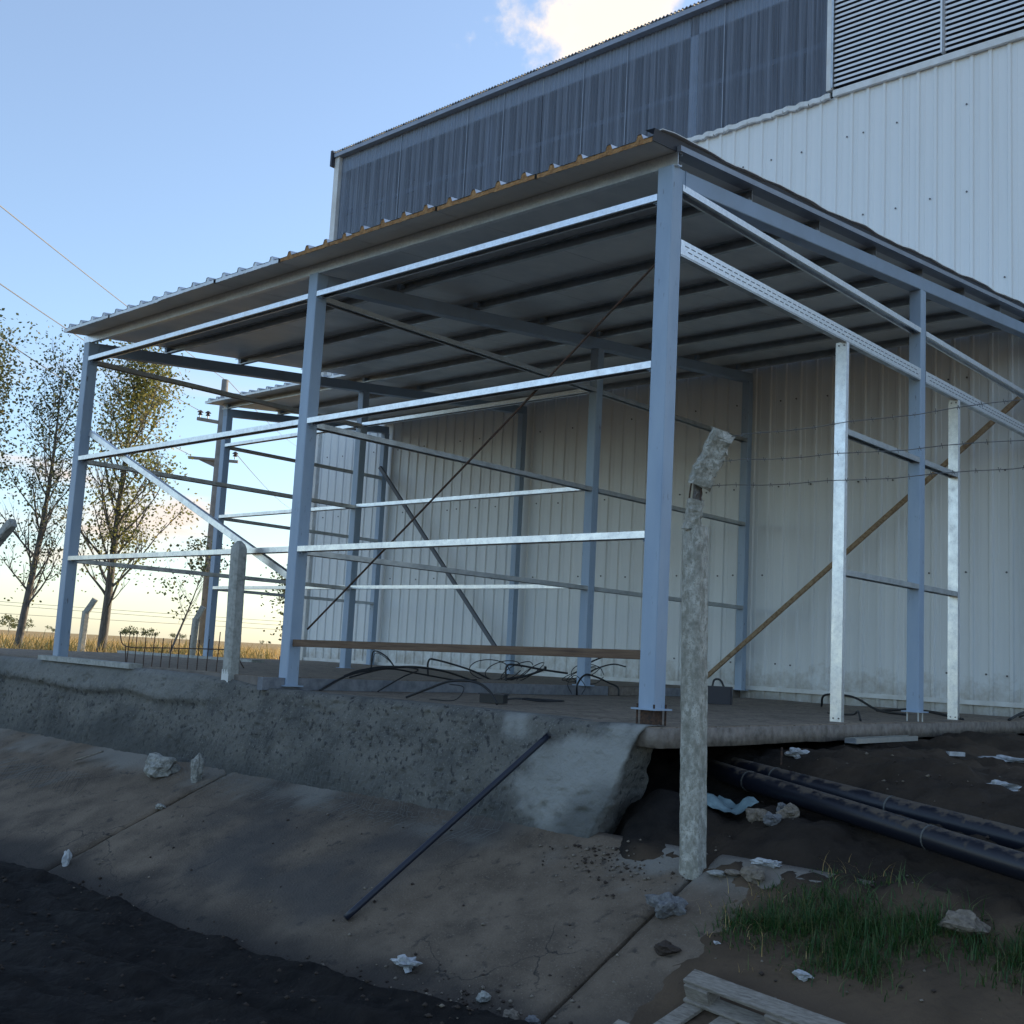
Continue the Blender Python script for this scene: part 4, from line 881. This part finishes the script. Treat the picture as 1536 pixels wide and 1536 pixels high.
# small gravel and twigs: uncountable
def scatter(name, mat, spots, label, cat):
    vs = []; fs = []
    for (x, y, s_) in spots:
        z = on(x, y)[2] + s_ * .3; k = len(vs); a = random.uniform(0, 3.14)
        for (dx, dy, dz) in ((1, 0, 0), (-1, 0, 0), (0, 1, 0), (0, -1, 0), (0, 0, 1), (0, 0, -1)):
            q = (random.uniform(.6, 1.2) * s_); X = dx * q; Y = dy * q * .8; vs.append((x + X * math.cos(a) - Y * math.sin(a), y + X * math.sin(a) + Y * math.cos(a), z + dz * q * .6))
        fs += [(k, k + 2, k + 4), (k + 2, k + 1, k + 4), (k + 1, k + 3, k + 4), (k + 3, k, k + 4), (k + 2, k, k + 5), (k + 1, k + 2, k + 5), (k + 3, k + 1, k + 5), (k, k + 3, k + 5)]
    o = npmesh(name, vs, fs, mat, None, nv=3); return tag(o, label, cat, kind='stuff')
sp_ = []
for _ in range(800):
    r_ = random.random()
    if r_ < .30: x, y = random.gauss(.35, .45), random.gauss(-2.05, .16)
    elif r_ < .50: x, y = random.gauss(.15, .25), random.gauss(-.62, .12)
    elif r_ < .85: x, y = random.uniform(.4, 3.2), random.uniform(-1.6, 2.8)
    else: x, y = random.uniform(-4, .7), random.uniform(-2.3, -.6)
    if x < .3 and y > -.5: continue
    sp_.append((x, y, random.choice((.006, .008, .01, .014, .02))))
scatter('gravel', stone_m, sp_[::2], 'loose brown gravel and crumbs over the earth and apron', 'gravel')
scatter('earth_crumbs', clod, sp_[1::2] + [(random.uniform(-4, 1.2), random.uniform(-3.6, -2.0), random.choice((.006, .008, .01, .012, .022))) for _ in range(500)], 'dark crumbs of earth in the drain bed', 'earth')

# ------------------------------------------------------------------ green grass tufts
def blades(name, spots, mat, label, cat, lmin, lmax, wd, lean=.8, seg=3, green=None):
    n = len(spots); V_ = []; F_l = []; A = []
    for (x, y, z, L0) in spots:
        a = random.uniform(0, 2 * math.pi); ln = random.uniform(lmin, lmax) * L0; le = random.uniform(.15, lean); k = len(V_); r = random.random()
        px, py = -math.sin(a), math.cos(a)
        for s_ in range(seg + 1):
            t = s_ / seg; hgt = ln * (t - .35 * le * t * t); out = ln * le * t * t; wv = wd * (1 - t * .92) * .5
            cx_, cy_ = x + math.cos(a) * out, y + math.sin(a) * out
            V_ += [(cx_ - px * wv, cy_ - py * wv, z + hgt), (cx_ + px * wv, cy_ + py * wv, z + hgt)]; A += [r, r]
        F_l += [(k + 2 * s_, k + 2 * s_ + 1, k + 2 * s_ + 3, k + 2 * s_ + 2) for s_ in range(seg)]
    o = npmesh(name, V_, F_l, mat); set_attr(o, 'rnd', A); return tag(o, label, cat, kind='stuff')
sp_ = []
tufts = [(1.35, -.92, .10, .8), (1.50, -.90, .13, .9), (1.7, -.84, .15, 1), (1.9, -.86, .15, 1), (1.95, -1.02, .13, 1), (2.08, -1.12, .10, .9), (2.15, -.80, .15, 1), (2.28, -.74, .12, 1), (1.72, -.66, .10, .8), (1.45, -1.02, .10, .7), (1.85, -1.18, .07, .6), (2.72, -.86, .12, 1), (2.85, -.74, .12, 1), (2.62, -.78, .08, .8), (1.80, -.42, .10, .4), (1.3, -.6, .06, .4), (1.55, -.35, .08, .35), (2.95, -.95, .12, 1)]
for (cx_, cy_, r, q) in tufts:
    for _ in range(int(520 * q * (r / .12) ** 1.5)):
        x, y = random.gauss(cx_, r * 1.1), random.gauss(cy_, r * .68)
        if mnoise.noise((x * 9, y * 9, 3)) < random.uniform(-.55, .15): continue
        sp_.append((x, y, on(x, y)[2] - .005, q * random.uniform(.5, 1.1)))
blades('green_grass', sp_, grassm, 'patch of dark green grass on the earth beside the drain', 'grass', .05, .19, .0065, 1.7)
sp_ = []
for _ in range(70):
    cx_, cy_ = random.choice(((1.3, -.95), (1.45, -1.05), (1.25, -.75), (1.7, -1.2), (1.6, -.4), (1.75, -.38)))
    x, y = random.gauss(cx_, .14), random.gauss(cy_, .09); sp_.append((x, y, on(x, y)[2], 1))
blades('dead_grass', sp_, drym, 'thin dead straw stalks round the green grass', 'grass', .05, .15, .004, 2.0)

# ------------------------------------------------------------------ field: dry grass and weeds
def fz(x, y): return gh(np.array(x), np.array(y))
n = 26000
ang = np.radians(np.random.uniform(40, 72, n)); dist = 22 + 75 * np.random.rand(n) ** 1.7
fx = CP.x - np.sin(ang) * dist; fy = CP.y + np.cos(ang) * dist
dens = fbm(fx, fy, 3.5, 91, 3) + .35 * np.random.rand(n) > -.02
keep = dens & ((fx < -16.8)); fx, fy, dist = fx[keep], fy[keep], dist[keep]; zz = fz(fx, fy)
blades('dry_grass', [(x, y, z, random.uniform(.6, 1.15)) for x, y, z in zip(fx, fy, zz)], drym, 'golden dry grass covering the field behind the platform', 'grass', .30, .68, .045, .8, 2)
sp_ = []
for px, D_ in ((60, 27), (85, 30), (210, 33), (250, 31), (225, 29), (330, 33), (365, 36), (20, 34), (180, 30)):
    d = ray(px, 970); d = d / math.hypot(d.x, d.y); c0 = CP + d * D_
    for _ in range(420):
        x, y = random.gauss(c0.x, .8), random.gauss(c0.y, .8); sp_.append((x, y, float(fz(x, y)), random.uniform(.5, 1.2)))
blades('field_weeds', sp_, weedm, 'yellow-green weeds standing in the dry field', 'weeds', .25, .75, .06, .9, 2)

# ------------------------------------------------------------------ trees
def tree(base, H, r0, lean, label, seed, spread=.30, start=.22, nbr=26, leaves=5200, ls=.10, mat=None, up=.85, dens_top=.5, group='trees in the field', side=None, name='poplar_tree'):
    rnd = random.Random(seed); base = Vector(base); t = thing(name, label, 'tree', tuple(base), group); m = MB()
    n = 14; tp = []
    for i in range(n + 1):
        q = i / n; tp.append(base + Vector((lean[0] * q + .05 * H * .12 * math.sin(q * 5 + seed), lean[1] * q + .012 * H * math.cos(q * 4 + seed * 2), H * q)))
    m.tube(tp, [max(.010, r0 * (1.25 if i == 0 else 1) * (1 - i / n) ** .85) for i in range(n + 1)], 8)
    tips = []
    def limb(p, d, ln, r, depth):
        pts = [p]; k = 6; dd = d.normalized()
        for i in range(k):
            dd = (dd + Vector((rnd.uniform(-.16, .16), rnd.uniform(-.16, .16), .09 * up + rnd.uniform(-.05, .10)))).normalized(); pts.append(pts[-1] + dd * ln / k)
        m.tube(pts, [r * (1 - .8 * i / k) for i in range(k + 1)], 5 if depth else 6, cap=False)
        if depth < 2:
            for b in range(5 if depth == 0 else 3):
                i = rnd.randint(1, k - 1); e = Vector((rnd.uniform(-1, 1), rnd.uniform(-1, 1), rnd.uniform(-.1, .9))).normalized()
                limb(pts[i], (dd * .8 + e * .75), ln * rnd.uniform(.32, .55), r * .45, depth + 1)
        for i in range(2 if depth < 2 else 1, k + 1): tips.append((pts[i], depth))
    for b in range(nbr):
        q = start + (1 - start) * (b + rnd.random()) / nbr * .97; i = min(int(q * n), n - 1); p = tp[i].lerp(tp[i + 1], q * n - i); a = b * 2.4 + rnd.uniform(-.5, .5)
        el = math.radians(rnd.uniform(38, 60)); d = Vector((math.cos(a) * math.cos(el), math.sin(a) * math.cos(el), math.sin(el)))
        prof = math.sin(math.pi * min(1, max(.08, (q - start) / (1 - start)) ** .7 * .80 + .16)); ln = H * spread * (.45 + .75 * prof) * rnd.uniform(.7, 1.1)
        limb(p, d, ln, max(.008, r0 * .34 * (1 - q * .7)), 0)
    m.build('trunk', bark, t, smooth=True)
    clumps = [tips[rnd.randrange(len(tips))][0] + Vector((rnd.gauss(0, .15), rnd.gauss(0, .15), rnd.gauss(0, .12))) for _ in range(leaves // 22)]
    V_ = []; F_l = []; A = []
    for c0 in clumps:
        q = (c0.z - base.z) / H
        if rnd.random() > .35 + dens_top * q * 1.3: continue
        if side and rnd.random() < .45 and (c0 - tp[min(n, max(0, int(q * n)))]).dot(Vector(side)) < 0: continue
        sr = rnd.uniform(.16, .36) * (H / 7.5) ** .5; cr = rnd.random()
        for _ in range(rnd.randint(16, 38)):
            p = c0 + Vector((rnd.gauss(0, sr), rnd.gauss(0, sr), rnd.gauss(0, sr * .85))); s_ = ls * rnd.uniform(.5, 1.05)
            e1 = Vector((rnd.uniform(-1, 1), rnd.uniform(-1, 1), rnd.uniform(-1, .4))).normalized(); e2 = e1.orthogonal().normalized(); e2 = Matrix.Rotation(rnd.uniform(0, 6.28), 3, e1) @ e2
            k = len(V_); V_ += [p, p + e1 * s_ * .5 + e2 * s_ * .36, p + e1 * s_, p + e1 * s_ * .5 - e2 * s_ * .36]; F_l.append((k, k + 1, k + 2, k + 3)); A += [min(1, max(0, cr * .6 + rnd.random() * .5))] * 4
    o = npmesh('crown', [tuple(v) for v in V_], F_l, mat or leafm, t); set_attr(o, 'rnd', A)
    return t
def far(px, py, D_):
    d = ray(px, py); d = d / math.hypot(d.x, d.y); return CP + d * D_
def root(px, D_):
    c0 = far(px, 970, D_); return (c0.x, c0.y, gz(c0.x, c0.y) - .05)
rgt = (.74, .67, 0)
tree(root(146, 29), 7.3, .125, (.42 * .74, .42 * .67), 'tall half-bare tree with yellow-green leaves seen through the left bay', 3, .25, .18, 40, 12500, .098, side=rgt)
tree(root(30, 28), 6.9, .10, (.30 * .74, .30 * .67), 'slender half-bare tree left of the far left column', 5, .20, .17, 32, 3600, .088, leafd, dens_top=.75)
tree(root(-112, 27), 6.7, .17, (.3 * .74, .3 * .67), 'leafy tree cut off by the left picture edge', 8, .20, .36, 32, 11000, .10, leafd, dens_top=.8)
tree(root(250, 27), 2.7, .035, (.75 * .74, .75 * .67), 'thin leaning sapling beside the rear blue-grey column', 11, .30, .35, 12, 520, .10, leafd, name='sapling')
tree(root(447, 30), 2.2, .05, (-.3 * .74, -.3 * .67), 'small leafy sapling half hidden behind the middle front column', 12, .42, .3, 14, 1000, .11, leafd, name='sapling')
# far trees on the horizon
k = 0
for px, D_, H, lab in ((10, 420, 6.5, 'dark far tree at the left end of the horizon'), (24, 430, 5.5, 'dark far tree second from the left on the horizon'), (38, 440, 4.0, 'low dark far tree right of the two leftmost horizon trees'), (76, 470, 3.2, 'lone small far tree just left of the far left column'),
        (186, 480, 5.0, 'leftmost tree of the far clump right of the thick trunk'), (199, 480, 5.4, 'second tree of the far clump right of the thick trunk'), (213, 480, 5.0, 'third tree of the far clump right of the thick trunk'), (226, 480, 4.6, 'rightmost tree of the far clump right of the thick trunk'),
        (258, 480, 3.0, 'low round far tree right of the far clump'), (272, 480, 2.8, 'low far bush left of the rear column'), (393, 480, 1.9, 'tiny far bush between pale post and middle column')):
    rnd = random.Random(k + 90); k += 1; b = Vector(root(px, D_)); b.z = -.4; t = thing('far_tree', lab, 'tree', tuple(b), 'trees on the horizon'); MB().tube([b, b + Vector((.1, .1, H * .6))], [.14, .05], 5).build('trunk', bark, t)
    V_ = []; F_l = []; A = []
    cl = [(rnd.gauss(0, H * .28), rnd.gauss(0, H * .28), H * rnd.uniform(.35, .85)) for _ in range(9)]
    for _ in range(260):
        c0 = rnd.choice(cl); p = b + Vector((c0[0] + rnd.gauss(0, H * .10), c0[1] + rnd.gauss(0, H * .10), c0[2] + rnd.gauss(0, H * .07))); s_ = H * .11 * rnd.uniform(.6, 1.2); e1 = Vector((rnd.uniform(-1, 1), rnd.uniform(-1, 1), rnd.uniform(-1, 1))).normalized(); e2 = e1.orthogonal().normalized(); q = len(V_)
        V_ += [p, p + e1 * s_ * .5 + e2 * s_ * .4, p + e1 * s_, p + e1 * s_ * .5 - e2 * s_ * .4]; F_l.append((q, q + 1, q + 2, q + 3)); A += [rnd.random()] * 4
    o = npmesh('crown', [tuple(v) for v in V_], F_l, leafd, t); set_attr(o, 'rnd', A)

# ------------------------------------------------------------------ power pole and wires
top = far(337, 570, 45); pb = top.copy(); pz = -.4
up = thing('utility_pole', 'grey concrete utility pole with crossarms behind the rear column', 'utility pole', (pb.x, pb.y, pz))
conc = M('pole_concrete', (.26, .255, .24), .9, 0, var=(.18, .175, .165), vscale=3)
tx, ty = pb.x + .05, pb.y
MB().tube([(tx, ty, pz), (tx, ty, top.z)], [.20, .13], 12).build('pole_shaft', conc, up, smooth=True)
ax = Vector((.68, .73, 0)).normalized(); cdir = ax
def pp_(s, z): return Vector((tx, ty, 0)) + ax * s + Vector((0, 0, z))
z1 = far(308, 628, 45).z; z2 = far(293, 686, 45).z
MB().prism(chrect(.12, .16, .01), pp_(-.95, z1), pp_(.1, z1 - .12), (0, 0, 1)).build('crossarm', conc, up)
MB().prism(chrect(.10, .16, .01), pp_(-1.15, z2), pp_(.75, z2 - .05), (0, 0, 1)).build('crossarm', conc, up)
MB().add([tuple(pp_(-.75, z2 - .07)), tuple(pp_(.12, z2 - .07)), tuple(pp_(.12, z2 - .42)), *[tuple(pp_(a, z) + Vector((-.05, .05, 0))) for a, z in ((-.75, z2 - .07), (.12, z2 - .07), (.12, z2 - .42))]], [(0, 1, 2), (5, 4, 3), (0, 3, 4, 1), (1, 4, 5, 2), (2, 5, 3, 0)]).build('arm_bracket', conc, up)
insm = M('brown_insulator', (.07, .045, .04), .35)
for s_, z in ((-.85, z1 + .04), (-.55, z1 + .02), (.62, z2 + .04)):
    MB().tube([pp_(s_, z), pp_(s_, z + .10), pp_(s_, z + .12), pp_(s_, z + .20), pp_(s_, z + .22), pp_(s_, z + .30)], [.02, .02, .10, .04, .13, .04], 8).build('insulator', insm, up)
def wire(a, b, sag, r, label):
    a = Vector(a); b = Vector(b); n = 18; o = MB().tube([a.lerp(b, i / n) - Vector((0, 0, sag * 4 * (i / n) * (1 - i / n))) for i in range(n + 1)], r, 5).build('power_line', wirem, None, loc=tuple(a)); tag(o, label, 'power line', 'overhead power lines')
wire(pp_(0, top.z), far(-60, 260, 24), .08, .013, 'uppermost overhead line crossing the sky at left')
wire(pp_(-.85, z1 + .30), far(-60, 384, 24), .12, .013, 'second overhead line entering above the leftmost leafy tree')
wire(pp_(-1.1, z2 + .10), far(-60, 466, 24), .12, .013, 'lowest overhead line passing behind the slender tree top')
wire(pp_(.10, top.z), far(450, 672, 120), .3, .016, 'overhead line descending right from the utility pole top')
wire(pp_(.62, z2 + .30), far(440, 765, 120), .3, .016, 'overhead line descending right from the lower crossarm')
for k, (ya, yb) in enumerate(((900, 934), (918, 946), (905, 940))):
    wire(far(-30, ya, 60), far(450, yb, 60), 0.02, .010, ('upper', 'lower', 'middle')[k] + ' of three faint lines just above the field horizon')
